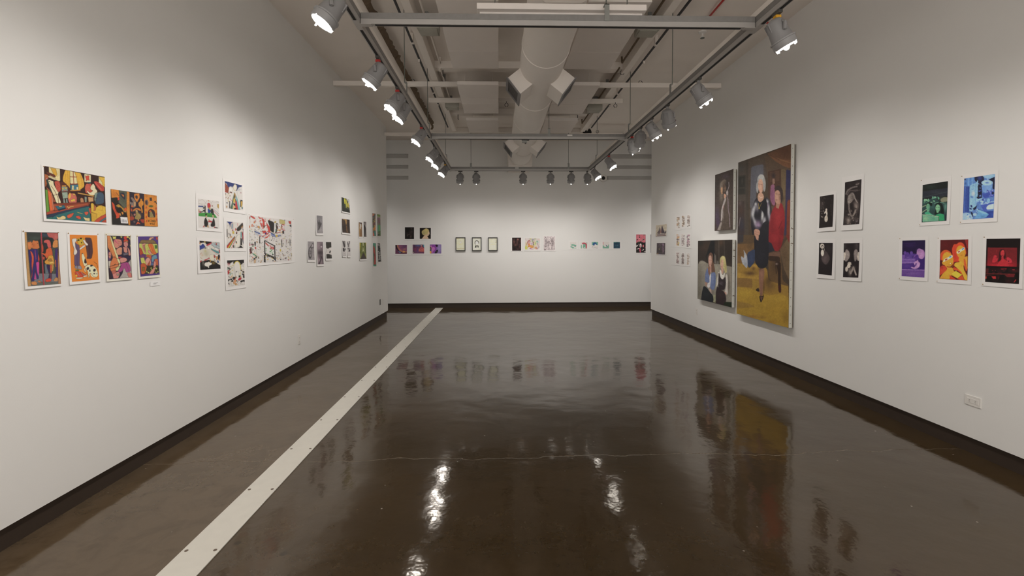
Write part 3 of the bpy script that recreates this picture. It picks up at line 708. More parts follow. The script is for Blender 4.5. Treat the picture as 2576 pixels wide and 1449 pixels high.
# ------------------------------------------------------------------ left wall: comic prints
C1 = (40, 400, 8.05); C2 = (260, 460, 12.075); C3 = (40, 570, 8.523); C4 = (250, 570, 8.524)
GA = 'colourful drawn prints on the near left wall'
art('L', C1, [(557, 138), (1790, 362), (1812, 1288), (595, 1210)], [(505, 108), (1800, 340), (1838, 1325), (540, 1252)], '''
O 2a1814 5 .5
b 3b1f18
p e8d79c 655,160 882,200 888,455 770,420 660,330
p e0a818 690,180 800,200 830,330 770,350 730,260 ; l d9c27a 12 850,250 840,360 790,340
p eadfae 1378,300 1510,322 1510,480 1378,470 ; p d8482a 1400,325 1420,350 1450,330 1480,345 1470,390 1485,440 1440,425 1405,455 1415,400 1395,370
p e9dc9c 1668,350 1795,370 1795,580 1740,540 1670,500 ; p e8bb25 1675,355 1795,375 1790,560 1750,560 1740,470 1690,410 ; l dfd4a2 16 1690,430 1710,500 1730,530
p e9b31e 990,225 1085,235 1085,620 1010,540 940,450 940,370 965,290
p e9b31e 1180,262 1300,285 1340,370 1370,460 1380,560 1270,640 1230,480 1210,360
l c98a12 8 1000,300 980,400 1020,520 ; l c98a12 8 1290,320 1330,450 1330,560 ; l d99a15 10 1040,250 1050,540
p e9dca0 1085,240 1180,262 1215,370 1240,500 1090,505 ; l 9a4326 13 1150,255 1165,500 ; l 9a4326 13 1085,360 1225,365 ; l a8452c 16 1090,508 1250,505
p 3f7e93 1090,520 1250,515 1265,640 1100,630 ; p eadc9e 1130,530 1165,540 1160,630 1120,620 ; p e8e0b8 1210,570 1250,560 1260,620 1220,625 ; l e0b030 18 1090,640 1290,625
p 5c2d20 880,455 960,460 1080,580 1100,700 900,700
p b5622f 570,300 660,330 640,420 600,560 580,560
p 6b3324 600,250 760,310 800,350 780,380 620,300 ; p ded3a8 645,335 800,400 790,430 650,370
p 2e4640 590,380 640,400 700,560 720,700 690,640 620,500 ; p a85a3a 600,560 690,640 740,760 800,880 720,860 640,680
p ece2b4 635,420 745,430 760,520 800,600 870,640 840,700 850,760 890,840 900,910 860,940 800,880 760,760 700,620 660,500
e 35302a 665,455 10 12 ; e 2a2826 715,430 36 10 20 ; e c87b84 612,400 18 16
p c9543d 765,450 870,440 890,520 900,640 850,680 800,600 ; l a83f2e 8 790,480 880,560 820,600
l 51281d 7 705,545 770,640 840,780 850,900
p 8da396 915,560 1035,560 1040,655 920,660 ; e e6c02c 942,600 17 15 ; e e6c02c 1008,592 17 15 ; p e39c28 920,535 1010,530 1010,558 920,560 ; p c98c7c 950,630 1015,630 1010,650 955,655
p 9cb09c 920,675 1035,670 1045,790 940,805 ; l 4a5a52 5 945,740 965,745 ; l 4a5a52 5 950,765 965,768 ; p 8fa49a 945,805 975,800 985,880 1015,915 990,935 950,905 ; p 8fa49a 1000,805 1030,800 1035,880 1065,920 1045,935 1005,900
p d8705c 1050,700 1190,690 1230,800 1200,930 1110,920 1060,880 1035,780 ; e e9b43a 1078,745 25 60 10 ; p e7b83a 1140,700 1195,710 1190,740 1150,735
p e8c038 1090,830 1180,800 1190,860 1110,870 ; e d97060 1160,900 60 45 ; l a83f2e 6 1200,760 1220,870
p 3a1f1a 1100,640 1300,650 1580,760 1580,780 1240,700 1100,660 ; l d8a03a 22 1250,690 1560,750 ; l a24a28 12 1110,650 1300,640
p c4895a 1290,790 1340,780 1370,860 1350,930 1300,930 ; p d6a268 1450,770 1560,770 1560,860 1460,870 ; p 8c9c8c 1380,760 1425,770 1420,880 1385,880 ; p 4a2a20 1230,760 1290,760 1270,840 1240,850
p c8503c 1395,520 1520,490 1540,680 1480,700 1395,690 ; e d0604a 1440,590 50 90 ; p 2f6270 1450,470 1510,470 1510,495 1450,490
p c94232 1560,450 1640,450 1770,560 1790,640 1720,660 1650,590 1600,520 ; l e07460 10 1600,480 1720,620 ; l 922a22 6 1640,480 1750,600
p e9dfb4 1500,560 1560,490 1600,560 1600,600 1650,650 1580,740 1480,730 1420,650 1440,640 1490,690 1560,640 1500,620
p 86a091 1590,690 1700,665 1640,760 1600,880 1575,830 ; p 435a70 1640,690 1700,665 1760,690 1780,760 1770,900 1640,920 1590,905 1610,800 ; n 0.01 30
p b54a30 600,1060 1300,940 1470,925 1450,960 900,1080 600,1130
p 8a3a22 740,900 1500,870 1480,930 1250,960 740,1060 ; n 0.02 30
p b2522e 740,910 1000,940 1450,890 1470,925 1050,1000 760,1050
p 2c6f84 780,955 960,935 990,985 830,1025 ; p 16344c 830,1025 990,985 990,1010 850,1050 ; p d9b060 850,950 930,950 900,975 860,970
l d6b85c 14 1030,960 1050,1000 1080,970 1150,960
p 6aa02e 582,620 630,620 660,1060 600,1080 ; p e8692a 630,620 700,680 755,1040 670,1055 ; p d98c68 700,690 720,680 755,1020 735,1045
p 2f3d56 595,1140 900,1060 1440,945 1500,960 1200,1020 800,1130 700,1190 600,1195
p 2d6f70 700,1190 800,1130 1200,1020 1480,960 1500,1270 600,1212 600,1195
p 2a7a6a 600,1195 720,1170 700,1215 597,1210
p dd5a36 1010,1140 1150,1085 1155,1110 1100,1180 1040,1205 1015,1180 ; p dd4f36 1180,1165 1250,1145 1300,1185 1290,1225 1220,1205 ; p dd5a3a 1365,1075 1450,1060 1450,1110 1400,1145 1375,1110 ; p c45a44 1455,1000 1500,985 1505,1120 1470,1080
l d8aa5a 10 1230,1080 1330,1110 ; l 2e8050 12 1220,1090 1260,1105
p ecd28c 790,1155 850,1190 930,1145 990,1170 980,1215 900,1230 820,1220 ; p ecd28c 1335,1160 1400,1200 1480,1190 1470,1260 1380,1245
p e5b923 1505,890 1570,900 1570,1000 1700,930 1805,970 1805,1110 1700,1180 1590,1275 1510,1270
p d8a81a 1505,1080 1620,1110 1620,1250 1510,1265 ; l 8a6a18 5 1510,1070 1610,1110 ; l c08c1c 6 1620,930 1740,960 1740,1045 1640,1030
p c94a2e 1560,1275 1600,1230 1700,1160 1805,1115 1808,1180 1720,1230 1650,1285 ; p 3c7f90 1650,1285 1720,1230 1808,1180 1810,1210 1740,1250 1700,1288 ; p c0482e 1700,1288 1740,1250 1812,1215 1812,1290
p c8703c 1580,920 1610,960 1600,1040 1560,1050 ; p 3a2020 1780,590 1795,590 1800,950 1770,930
l 3b1f18 6 735,740 900,700 ; l 3b1f18 5 1500,780 1640,800
n .08 9 3''', 'largest colourful print top left, cartoon room with yellow curtained window', GA, pins='01')
art('L', C2, [(210, 185), (1610, 390), (1640, 1330), (250, 1262)], None, '''
O 2a1814 5 .5
b 2a2322
p e08a12 215,185 455,215 480,440 440,470 400,440 235,455
s c06a10 330,360 120,60 .6 ; l b5650f 12 300,190 310,330 ; l a85a10 20 380,300 460,400
p 5b5f4e 460,215 700,255 700,740 620,800 500,640 440,600 480,450 ; l 46493c 8 520,480 690,640 ; l 74775c 8 490,560 640,740 ; l 46493c 8 560,480 700,590
p 2e3346 510,400 600,480 640,520 650,420 620,300 500,300 ; p c46a2a 530,330 610,360 620,440 560,400 ; p d98a2a 560,350 620,380 610,450
p dd4a1c 380,470 470,430 480,510 420,545 ; p dd4a1c 240,550 320,640 350,800 470,900 480,1040 440,1100 360,1090 380,1020 330,900 270,780 ; s 7a2a14 380,860 50,80 .5
p 2b241e 235,455 420,450 430,660 350,690 240,560
p c08f28 350,700 450,640 620,790 700,900 620,900 540,770 460,760 ; p c9a24a 600,780 690,880 640,900 ; l 2a2320 8 400,690 400,760
e 241f1c 470,830 90 90 ; p dd5a1c 610,790 680,735 700,850 640,870 ; p d98c28 510,880 590,880 600,950 560,970 ; p c98a38 460,910 510,920 530,1010 480,990
l 241f1c 14 530,900 560,1010 ; l 241f1c 12 590,880 620,950
p 2b2824 245,780 320,900 370,1090 500,1050 500,1200 740,1240 760,1300 250,1262
p f0eeee 495,1030 715,1045 735,1240 515,1225 ; l 50505a 9 545,1115 548,1195 ; l 50505a 9 570,1115 575,1195 ; l 50505a 12 600,1110 606,1195 ; l 50505a 7 630,1130 634,1195 ; l 50505a 9 660,1130 664,1195 ; l 50505a 7 682,1140 686,1200
p dd8a1a 700,260 780,275 800,1290 745,1285 720,1050 690,900 ; s a85a10 740,700 25,60 .6
p 332a38 780,275 1220,330 1235,1315 800,1290
p df8418 920,330 1080,320 1095,450 1010,600 930,480 ; p 3f3238 965,380 1030,390 1030,480 1000,490 960,450
p 8c7a72 810,450 870,430 980,560 980,720 900,760 830,690 790,580 900,600 ; p c9a070 920,560 975,580 970,700 900,740 ; p 8f8078 790,560 850,600 840,660 800,650
p df9018 1110,480 1160,480 1170,560 1210,560 1210,680 1160,700 1190,900 1150,930 1130,760 1060,700 1050,600 1110,560 ; s c97a18 1110,660 40,80 .5
e dd5f22 860,715 28 30
p d98028 880,820 980,760 1100,780 1150,850 1080,850 1000,800 900,880 ; p 3a2a3a 1010,830 1150,950 1220,960 1220,1100 1130,1060 1050,940
p a08a48 960,860 1020,830 1060,930 1140,1000 1120,1090 1000,1120 930,1080 980,960 ; s b89a60 1080,980 50,60 .7 ; p c8a070 960,830 1020,820 1040,890 970,880
p 7c4a3a 820,900 900,1000 900,1060 820,1010 ; p b97a68 900,960 960,920 970,980 920,1010 ; p c0502a 810,780 860,780 880,880 820,860
p a8402a 800,1010 920,1030 930,1100 850,1150 790,1130 ; p b03c2a 1090,1110 1225,1100 1225,1220 1150,1210 ; p 6a5a5a 890,1150 960,1160 950,1220 900,1210
p df5a20 960,1270 1030,1170 1110,1240 1100,1260 1040,1235 970,1275 ; p d09058 1020,1110 1070,1100 1070,1160 1030,1160
p e08a14 1225,335 1610,390 1640,1330 1235,1315
s b86a10 1300,400 60,30 .6 ; s b86a10 1540,420 60,30 .6
e 7a6258 1305,595 52 88 -8 ; e 3f3038 1290,600 25 60 ; p 4a3838 1395,450 1460,450 1465,550 1400,545
p 3a3030 1510,600 1570,540 1620,640 1600,650 1570,580 ; e 6b6a28 1435,710 72 32 ; s 3a4420 1435,705 40,12 .8
p 4a3230 1340,1040 1340,880 1380,810 1440,790 1520,830 1560,900 1560,1050 ; p 9a8a50 1390,880 1460,870 1530,1050 1390,1050 ; p c9662a 1360,860 1420,830 1460,860 1400,900 ; p 4a3440 1470,860 1560,990 1560,1010 1480,940
e c84a18 1290,750 22 35 ; e c84a18 1285,900 22 40 ; e c84a18 1290,1040 22 40 ; e c84a18 1590,780 22 40 ; e c84a18 1600,950 18 40 ; e c84a18 1610,1120 18 50 ; e c84a18 1300,1160 20 40
t 43301c 1345 1125 30 52 WIZARD ; t 43301c 1400 1225 22 34 OF ; t 43301c 1470 1215 34 60 OZ
n .12 14 4''', 'orange and black printed sheet with white barcode sticker, right of the largest print', GA, curl=.004, paper='cream', name='cover_print')
art('L', C3, [(175, 115), (895, 130), (942, 1228), (230, 1282)], [(118, 60), (918, 92), (968, 1265), (172, 1348)], '''
O 2a1814 5 .5
b 4f5250
p 3f4440 215,130 880,140 885,300 220,290 ; p 3c4a58 550,140 720,150 740,230 560,220 ; s 4c5c50 400,250 120,40 .6
p c4605c 650,135 890,140 895,250 830,330 780,240 690,230 ; s d87868 850,220 40,60 .7
p 2f3432 460,300 560,240 770,240 780,420 700,500 640,900 650,1000 500,1010 480,600
p 6c7a86 600,800 660,810 680,1010 610,1010 ; p 505a52 770,480 840,480 850,820 800,1080 770,1050
p 7a7f88 330,1000 870,1010 890,1240 300,1270 ; p 6c7068 560,1180 890,1200 885,1240 300,1272
p d97c3e 235,325 270,335 315,310 330,360 360,285 400,310 470,300 480,380 500,460 470,470 440,480 340,470 330,450 290,500 250,490
s b85a30 370,400 40,50 .5 ; s e8984c 270,400 40,50 .6 ; e 4a3028 345,375 8 8 ; e 4a3028 455,360 8 8
p 3c3274 255,500 400,480 450,480 470,640 470,740 430,760 470,1120 430,1130 395,900 370,1170 310,1170 290,800 270,700
p dd5a3a 290,510 330,540 370,620 370,760 340,900 330,1060 300,1150 330,960 320,820 330,660 ; p d84a3c 470,560 495,700 480,780 460,700
p d8489c 415,760 490,750 480,940 470,1080 440,1000 ; p d8489c 395,960 415,1130 365,1130 ; l 5d3f98 12 400,500 410,740 ; l b8446c 10 400,500 420,700
p d98c4c 300,1190 390,1170 430,1200 420,1250 340,1255 305,1230 ; p c87c48 430,1170 480,1150 530,1200 470,1200
l b84850 26 535,140 550,600 575,1250 ; l 7e3038 8 520,140 535,600 560,1250
p d8605a 580,340 600,290 680,275 730,310 750,450 690,480 660,400 620,350 ; e 3a3640 628,400 35 55
p dd6230 640,480 740,440 770,520 780,640 700,620 640,700 620,640 590,610 520,570 540,550 620,590
p e0a032 690,620 780,610 820,800 780,825 610,800 600,740 660,700 ; p a8783a 690,700 740,680 770,740 670,740 ; p eec25a 700,760 790,740 800,790 700,800
p c85038 545,340 580,420 580,540 545,560 530,420 ; p c4533e 550,640 610,650 600,720 560,700
p 3a2a56 640,815 710,820 720,960 710,1130 670,1120 700,1000 660,920 ; p d8603e 715,825 760,820 750,990 720,1000 ; p c9a04a 760,820 800,830 780,960 755,960
p 6a4058 700,1000 750,1000 750,1110 700,1130 ; p dd4a32 600,1150 660,1110 740,1110 730,1180 640,1190 610,1180
p de9044 790,320 850,270 890,300 890,440 800,460 770,430 ; p 4a3478 835,470 890,480 885,760 880,1100 840,1080 850,800 820,700 ; p c86a44 820,700 850,720 850,880 830,860
p cc9058 780,1150 830,1090 885,1100 880,1170 800,1180
p c89a5c 172,115 218,120 300,1272 230,1282 ; p c08c60 885,470 905,900 905,130 942,1228 880,1230 ; p b8845c 890,480 942,1225 882,1230
n .1 9 6''', 'print of fox headed people and a hooded rider standing in a train', GA, pins='01')
art('L', C3, [(1143, 175), (1733, 188), (1768, 1135), (1180, 1185)], [(1090, 108), (1765, 130), (1802, 1185), (1133, 1250)], '''
O 2a1814 5 .5
b f08a12
p e9e2d6 1190,290 1200,260 1290,250 1300,310 1260,330 1270,470 1310,520 1300,580 1260,625 1225,590 1240,480 1210,400
l 3a2c28 6 1190,290 1210,400 1240,480 1225,590 1260,625
p 6b587a 1260,330 1300,380 1350,400 1360,500 1360,640 1350,800 1370,850 1240,840 1240,620 1300,580 1310,520 1270,470 ; l 4a3c58 7 1300,620 1300,840 ; l 4a3c58 6 1290,400 1330,620
p dcb41c 1290,260 1420,240 1460,260 1420,310 1465,380 1380,400 1330,390 ; e 33281c 1335,290 20 18 ; e 33281c 1385,255 22 18 ; e 33281c 1400,345 14 14 ; e 33281c 1300,300 10 14
p 5a3c40 1465,235 1600,240 1625,330 1640,550 1610,690 1500,690 1520,640 1490,400 1540,370 1500,340 ; l 45282e 7 1560,400 1570,660 ; l 74504e 7 1520,420 1530,640
p ece4da 1420,290 1460,280 1500,340 1545,380 1520,415 1480,390 ; p e6ddd0 1350,470 1450,395 1490,400 1460,440 1370,500 1355,500 ; l 8a5a38 5 1355,500 1370,500 1460,440
e ece3c8 1470,690 8 8 ; p eceabf 1395,640 1410,580 1430,570 1470,660 1500,760 1520,830 1460,860 1430,800
p 3b3038 1450,760 1470,670 1500,740 1500,790 1465,790 ; e 3b3038 1412,578 10 14
l c8502a 12 1450,865 1525,820
p eceabf 1460,860 1525,820 1620,820 1700,880 1740,980 1740,1060 1690,1090 1640,1070 1590,1000 1560,1000 1560,1090 1530,1095 1530,960 1480,920
p eceabf 1440,890 1465,900 1485,975 1460,970 ; e eceabf 1660,1030 80 60
e 3b3038 1525,900 26 34 30 ; e 3b3038 1605,838 30 18 -20 ; e 3b3038 1668,935 26 32 30 ; e 3b3038 1568,945 14 24 ; e 3b3038 1660,1010 18 14 ; e 3b3038 1715,1013 14 8
l 3b3038 6 1740,880 1720,800 1660,755 ; l 6b4a28 6 1480,975 1560,1090 ; l 3b3038 4 1590,1000 1640,1070 1700,1085
p 8f8c98 1240,850 1300,830 1310,920 1250,890 ; p 9c98a6 1310,840 1370,830 1400,890 1395,920 1310,910 ; p 4a8a4a 1255,925 1340,925 1330,950 1265,950
p dd4a2a 1245,960 1330,955 1370,1000 1430,1060 1420,1090 1260,1090 ; p d8402a 1340,960 1400,980 1500,1040 1450,1060 1380,1020
p eceabf 1255,1095 1420,1085 1420,1110 1340,1125 1260,1115 ; p ebe2c4 1420,1060 1500,1040 1510,1070 1430,1085 ; e e6c82c 1275,1055 22 22 ; l 9a8f88 14 1290,980 1340,1060 ; l 9a8f88 14 1380,970 1420,1030 1470,1040
l dd6a1a 6 1200,1000 1250,980 1220,1040
n .03 9 7''', 'bright orange print of a stooping figure and a spotted dog', GA, pins='01')
art('L', C4, [(155, 190), (655, 205), (680, 1090), (185, 1130)], [(118, 140), (675, 172), (692, 1132), (140, 1180)], '''
O 2a1814 5 .5
b 3a2f42
k 3 16 250 200 650 700 22 40 20 3a2f42 4a3a55 d8d060 33283a
p dcd860 260,205 300,215 360,210 340,250 350,290 310,260 275,280 285,240 ; p dcd860 440,205 490,215 470,240 450,240 ; p d8cf6a 610,215 650,235 655,300 630,260 ; p d8cf6a 640,380 660,400 658,460
p b8b0a8 500,900 660,700 678,1085 400,1110 480,1000 ; p c8c2b4 180,740 240,730 210,870 190,900
p e08848 155,190 215,192 330,520 380,640 340,900 240,800 280,640 170,440
p e07f45 290,650 360,620 400,720 400,850 330,980 260,1010 210,900 220,780
p 6c4a7a 170,470 200,560 240,690 190,745 ; e d88a78 215,610 28 70
p e3dea0 215,200 240,210 350,520 440,770 440,860 350,950 330,900 420,820 380,740 260,380
p d88a78 295,290 340,262 450,275 480,330 475,400 410,430 380,470 330,460 300,400 ; l c85a68 12 310,300 400,370 ; l d8527a 14 330,290 370,350 ; l 8a4a48 5 380,310 470,330 ; l 8a4a48 5 400,350 470,360 ; l 8a4a48 5 400,400 460,395
p dd9a78 380,470 450,430 500,480 500,580 400,620 350,560 350,500 ; l 9a5a50 6 340,490 420,450
e d84030 548,240 35 32 ; p d8452c 505,330 520,270 600,270 615,340 560,330 ; p c89a58 530,315 600,310 600,345 ; p d88c84 510,330 600,335 610,400 580,440 540,440 515,400
l 6a3a38 5 540,370 560,375 ; l 6a3a38 4 550,395 585,400
p d88f80 490,430 540,440 590,440 640,490 660,600 650,630 620,620 600,560 560,560 500,590 ; p 3a3348 480,440 505,450 520,560 600,560 580,470 600,460 620,610 500,620 470,590
p 6f6a78 490,580 600,560 610,600 520,620 ; p 332a48 380,610 470,600 500,640 600,630 660,620 665,690 580,700 480,660 400,650 ; p c8404c 390,650 460,640 470,660 400,690
p dd9488 420,680 500,660 580,680 580,740 500,770 440,780 ; e 8a4a48 515,735 5 7
p b04a8a 440,780 500,770 600,760 650,850 660,950 620,970 560,990 520,880 470,960 400,990 380,940 440,880 ; l 7c3068 6 560,800 620,960
p dd8a80 260,1010 330,980 400,960 420,1020 380,1110 280,1115 ; p 9c9c84 345,1010 400,1010 395,1050 360,1050 ; p dc7a70 570,1000 640,980 665,1010 675,1085 610,1090
p c86a58 240,960 330,930 340,990 260,1020 ; p e0da9c 330,900 430,860 380,950 340,950
l 3b2a2a 8 190,860 640,740 ; l 3b2a2a 7 190,910 460,840 ; l 3b2a2a 10 300,830 330,800 ; l 3a2a2a 6 150,600 420,700
p 3f3038 185,910 240,1110 190,1125 ; l 8c4a3c 6 215,440 270,650
n .08 9 8''', 'pale edged print of a wrestler raising a large pink fist', GA, paper='cream', pins='01')
art('L', C4, [(820, 212), (1250, 208), (1275, 1030), (860, 1075)], [(786, 178), (1262, 178), (1292, 1080), (822, 1122)], '''
O 2a1814 5 .5
b 5a3f8c
p c8cc5a 840,360 1240,370 1250,560 1170,600 1040,640 900,700 860,700
p 8f7648 840,350 900,280 1000,290 1150,280 1215,350 1210,362 ; l 5c4a30 5 860,330 1200,335 ; l 5c4a30 4 890,300 1180,305 ; l 4a3c28 6 840,352 1215,358
p e8b08c 1060,260 1080,230 1150,225 1170,260 1120,255 1080,300 1050,280 ; l 5a3a30 5 1060,240 1160,250 ; p d84a38 1205,220 1245,230 1245,290 1215,280
p dd9a84 900,370 990,350 980,400 940,400 960,480 1000,560 980,580 930,480 ; p b97868 930,400 960,390 990,540 960,520
p dd6f2c 1030,380 1080,360 1130,370 1160,440 1180,520 1230,590 1150,600 1110,560 1060,460 ; l b8521c 6 1090,400 1150,560 ; l e88c48 8 1060,380 1110,520
p dd9688 1030,500 1060,500 1130,590 1100,610 1040,560
p 3f7a3a 1180,400 1230,400 1230,470 1185,470 ; p c84a30 850,440 900,480 940,600 900,700 860,660 ; p dd5a28 880,500 940,590 900,610 ; p 6a4478 900,580 1000,600 980,700 920,660
p 7a4078 860,600 960,620 960,700 870,680
p d0622e 1010,590 1110,620 1100,720 1040,650 1000,660 ; p e0a08c 970,720 1030,650 1090,700 1100,800 1080,860 1000,840 970,780 ; p c0562e 1010,830 1080,720 1060,840
p cdd05c 870,670 950,660 960,720 980,780 1000,830 920,860 880,760
p 6a9cb0 1110,660 1150,610 1220,600 1230,690 1160,700 1150,760 1110,760 ; p 5a6a98 1100,760 1150,770 1150,860 1120,900 1080,860 ; p cf6436 1170,700 1245,690 1250,830 1190,860
p 3c3a28 1000,840 1250,830 1265,990 1000,1010 880,1020 ; k 9 22 1000 860 1255 1000 15 16 0 d8d868 c8cc5a 34341f
p dd9280 1160,740 1200,740 1200,850 1170,940 1150,1000 1090,1020 1040,1030 1080,960 1140,900 ; l 7a3a30 10 1150,880 1195,860
p cc5e28 870,800 960,780 1010,860 960,1010 880,1030 ; p 8a6a2a 900,870 960,870 950,960 900,950 ; l 5a3f8c 16 820,1040 1270,1010
p 5a3f8c 820,1040 1275,1005 1275,1030 860,1075 ; p 5a3f8c 835,700 860,680 870,1060 850,1060
n .1 9 9''', 'purple bordered print of a long haired kneeling figure in blue shorts', GA, paper='cream', pins='01')
# ------------------------------------------------------------------ left wall: white ground prints
C5 = (480, 440, 9.056); C6 = (480, 590, 9.66); C7 = (550, 530, 9.66)
GB2 = 'white ground prints with coloured figures on the left wall'; WH = 'e6e1dc'
art('L', C5, [(160, 545), (636, 600), (640, 1228), (168, 1200)], [(105, 415), (690, 500), (700, 1302), (125, 1262)], '''
O 4a4440 4 .45
b e6e1dc
l 9a9488 3 165,600 260,560 330,640 300,700 165,640 ; l 9a9488 3 330,640 380,560 460,640 530,560 640,640 ; l a8a295 3 460,640 470,720 600,780 ; l 9a9488 3 500,620 640,620 ; l 948c80 3 170,660 370,660
p 3a4c8c 162,700 275,705 275,735 162,730 ; l 3a3a40 10 275,710 285,800 ; p b84060 190,830 230,815 235,900 190,890 ; p d8a070 165,780 190,790 185,850 165,860
k 21 14 230 740 300 890 12 35 85 2c2a28 3c3a38 e2ddd0 ; p 2c2a28 305,700 330,700 330,880 310,900 ; p 3a3630 440,800 470,800 480,900 450,910
p cf3238 370,650 400,638 430,650 447,700 440,745 400,760 372,740 ; p 2e4a9c 378,770 410,765 440,780 438,870 385,870 ; p c8b24c 405,740 440,735 438,800 410,790
e cf6a30 399,585 10 18 ; l e0c090 8 399,560 399,620 ; p b96a4a 475,690 490,690 490,720 475,725 ; p 2c3a3a 450,770 475,770 500,900 460,910
p 3c9c3c 170,870 330,860 440,870 520,880 600,985 430,960 340,950 170,940 ; k 5 8 200 880 520 950 20 12 0 2c7c34 4aac48
p 2c2826 480,770 500,770 520,900 490,930 ; l c03048 7 495,800 540,850 630,935 ; l 3a4c70 4 520,790 640,900 ; p c8a04a 595,670 635,665 635,770 600,740
l d8d2ca 3 640,640 640,960 ; p e2b888 330,925 360,925 362,970 335,970 ; p e2b888 480,915 510,915 515,970 490,970 ; p 2c2826 320,890 350,880 355,920 325,925
p 282422 330,960 360,1030 385,1080 375,1180 310,1185 290,1100 300,1020 ; p 282422 510,970 535,1040 545,1170 460,1185 435,1140 480,1070
p cc2f34 385,1050 430,1035 480,1060 470,1090 430,1070 390,1080 ; p ebe8e2 385,1085 440,1080 445,1140 400,1130 ; p e0b070 360,1160 390,1140 400,1200 370,1190
p cc3a34 262,1190 295,1140 300,1190 ; p cc3a34 515,1180 545,1185 550,1210 520,1205 ; p 2c2826 540,1190 600,1200 600,1215 540,1205 ; e d0a078 405,1025 18 18
n .04 6 3''', 'white print of two black robed kneeling figures under a green lawn', GB2, curl=.005)
art('L', C5, [(768, 138), (1165, 240), (1182, 808), (780, 765)], [(722, 72), (1218, 195), (1232, 902), (738, 825)], '''
O 4a4440 4 .45
b e6e2dc
p 34427e 768,138 1165,240 1150,270 1090,280 1060,320 1040,370 1000,330 960,240 930,310 880,250 850,320 815,200 770,170
p b4553a 775,170 862,300 845,415 772,385 ; l 6e3a2c 8 775,200 855,330 ; l 6e3a2c 8 775,250 850,380 ; l 6e3a2c 8 775,310 845,410 ; p cc3440 772,370 845,415 775,390
e efe9dc 1003,285 40 68 ; l c8b060 6 963,285 975,225 1003,212 1035,235 1045,290 1035,340 1003,358 970,330 963,285
l 8894b4 4 1080,300 1120,380 ; l 8894b4 4 1100,290 1070,370 ; l 8894b4 5 1060,350 1140,330 ; p b84858 1125,395 1150,410 1130,420
k 12 18 785 400 900 600 12 20 60 d6c8a0 e6e2dc a8785a c8c0b4 ebe8e2 ; p 7a4a3a 885,380 930,390 930,420 880,400
l c85868 8 890,540 930,600 ; p 2e3440 800,625 830,625 820,660 ; l 3a3840 6 780,410 790,450 ; p 3c3a38 870,600 885,600 890,760 865,760 ; p d89a50 795,705 825,705 810,760 800,740
p 3c6a48 985,400 1000,400 960,560 940,780 895,765 ; p c8963c 985,400 1010,430 1015,500 1000,540 970,520 ; p e0bc48 960,540 1000,520 1010,600 990,650 960,630 ; p 38302a 985,440 1005,500 1000,560 985,500
p 2c2826 1010,530 1030,600 1040,690 1005,690 1010,600 ; p 282422 960,640 1000,660 1000,700 965,690 ; p c8323c 1010,590 1040,590 1070,795 1020,790 1000,700
p e8bc70 955,700 1000,700 1010,750 970,785 955,780 ; e 282422 1005,775 30 20
p 7ebcc0 1015,450 1040,500 1080,640 1115,805 1070,798 1050,680 1030,560 ; l 3a8a80 4 1040,500 1080,650
p 2c3830 1120,560 1170,580 1170,640 1140,720 1115,740 ; p d8a83c 1130,600 1168,600 1168,680 1145,700 1130,720 ; p 4a8a98 1145,720 1175,740 1175,775 1150,770 ; p e6c040 1160,640 1170,650 1150,760 1140,740
l c0b8a8 4 1040,370 1080,520 1110,640 ; l c8b8a0 4 940,330 960,420 ; e efece4 905,320 36 60 ; l b8b0a0 3 870,290 905,262 940,320
n .04 6 4''', 'white print with a dark blue top and a bright pale oval head', GB2, curl=.005)
art('L', C7, [(185, 262), (590, 295), (602, 915), (186, 912)], [(118, 168), (642, 225), (652, 988), (145, 992)], '''
O 4a4440 4 .45
b e7e2da
p 2f3f86 190,262 345,275 300,295 280,330 275,420 262,330 ; l 8a8478 4 190,380 260,330 265,430 ; l 8a8478 3 190,400 200,600
p 8fb4c4 305,330 325,305 340,330 335,440 310,450 ; l 9a3a48 4 300,450 295,310 320,290 345,310 345,440
p 3a352f 430,430 575,290 588,350 580,400 500,490 440,500 ; l 6a645c 6 450,440 580,320 ; p a87848 530,400 590,350 590,385 545,440 ; p c8b0a0 520,440 590,385 592,420
l c83a50 8 455,310 458,370 ; p 2c2826 190,450 205,450 210,640 195,640 ; p 2c2826 265,560 280,560 280,640 268,630 ; p 3c3632 235,540 250,545 245,610
p e0c040 325,500 370,500 370,560 330,560 ; p c83a3c 320,460 350,460 345,490 320,485 ; p cc3a40 410,490 430,450 400,420 395,470 ; p 24201e 420,510 445,510 440,570 415,560 ; e a83038 432,525 10 18
p e6b080 270,620 310,610 320,650 280,665 ; p e0b878 250,630 220,650 255,650 ; p 2a2624 220,655 245,655 235,675
p 2e9080 188,850 380,620 388,620 188,872 ; p cc3030 186,862 385,625 392,635 195,912 186,912 ; p e6b92c 195,912 385,650 398,640 240,912 ; p 3f7a42 235,912 395,655 402,650 252,912
p f0ece6 255,912 400,660 440,600 300,912 ; l c83038 9 300,912 400,700 ; l d8d0c4 6 340,800 430,600
p efeadc 440,600 510,560 520,700 500,860 400,900 380,800 ; p 282422 405,740 430,750 435,780 405,775 ; e d8a070 425,795 14 14 ; p 2c2a28 340,840 365,840 370,905 345,900
p 6ab0b0 525,520 550,510 555,640 530,660 ; p a02840 560,560 590,500 598,700 575,690 ; p 4a3a68 575,440 595,440 596,520 ; p e07838 550,520 570,500 565,560 ; p 2a2624 525,660 555,680 560,840 520,830 ; p 3a3a50 560,640 590,720 596,820 575,760
p 1e1c1a 470,905 525,840 585,905 ; p 2a2624 440,900 480,890 480,912 ; l d84030 6 560,560 595,720
n .04 6 5''', 'white print with a rainbow striped kerb running up from its corner', GB2, curl=.005)
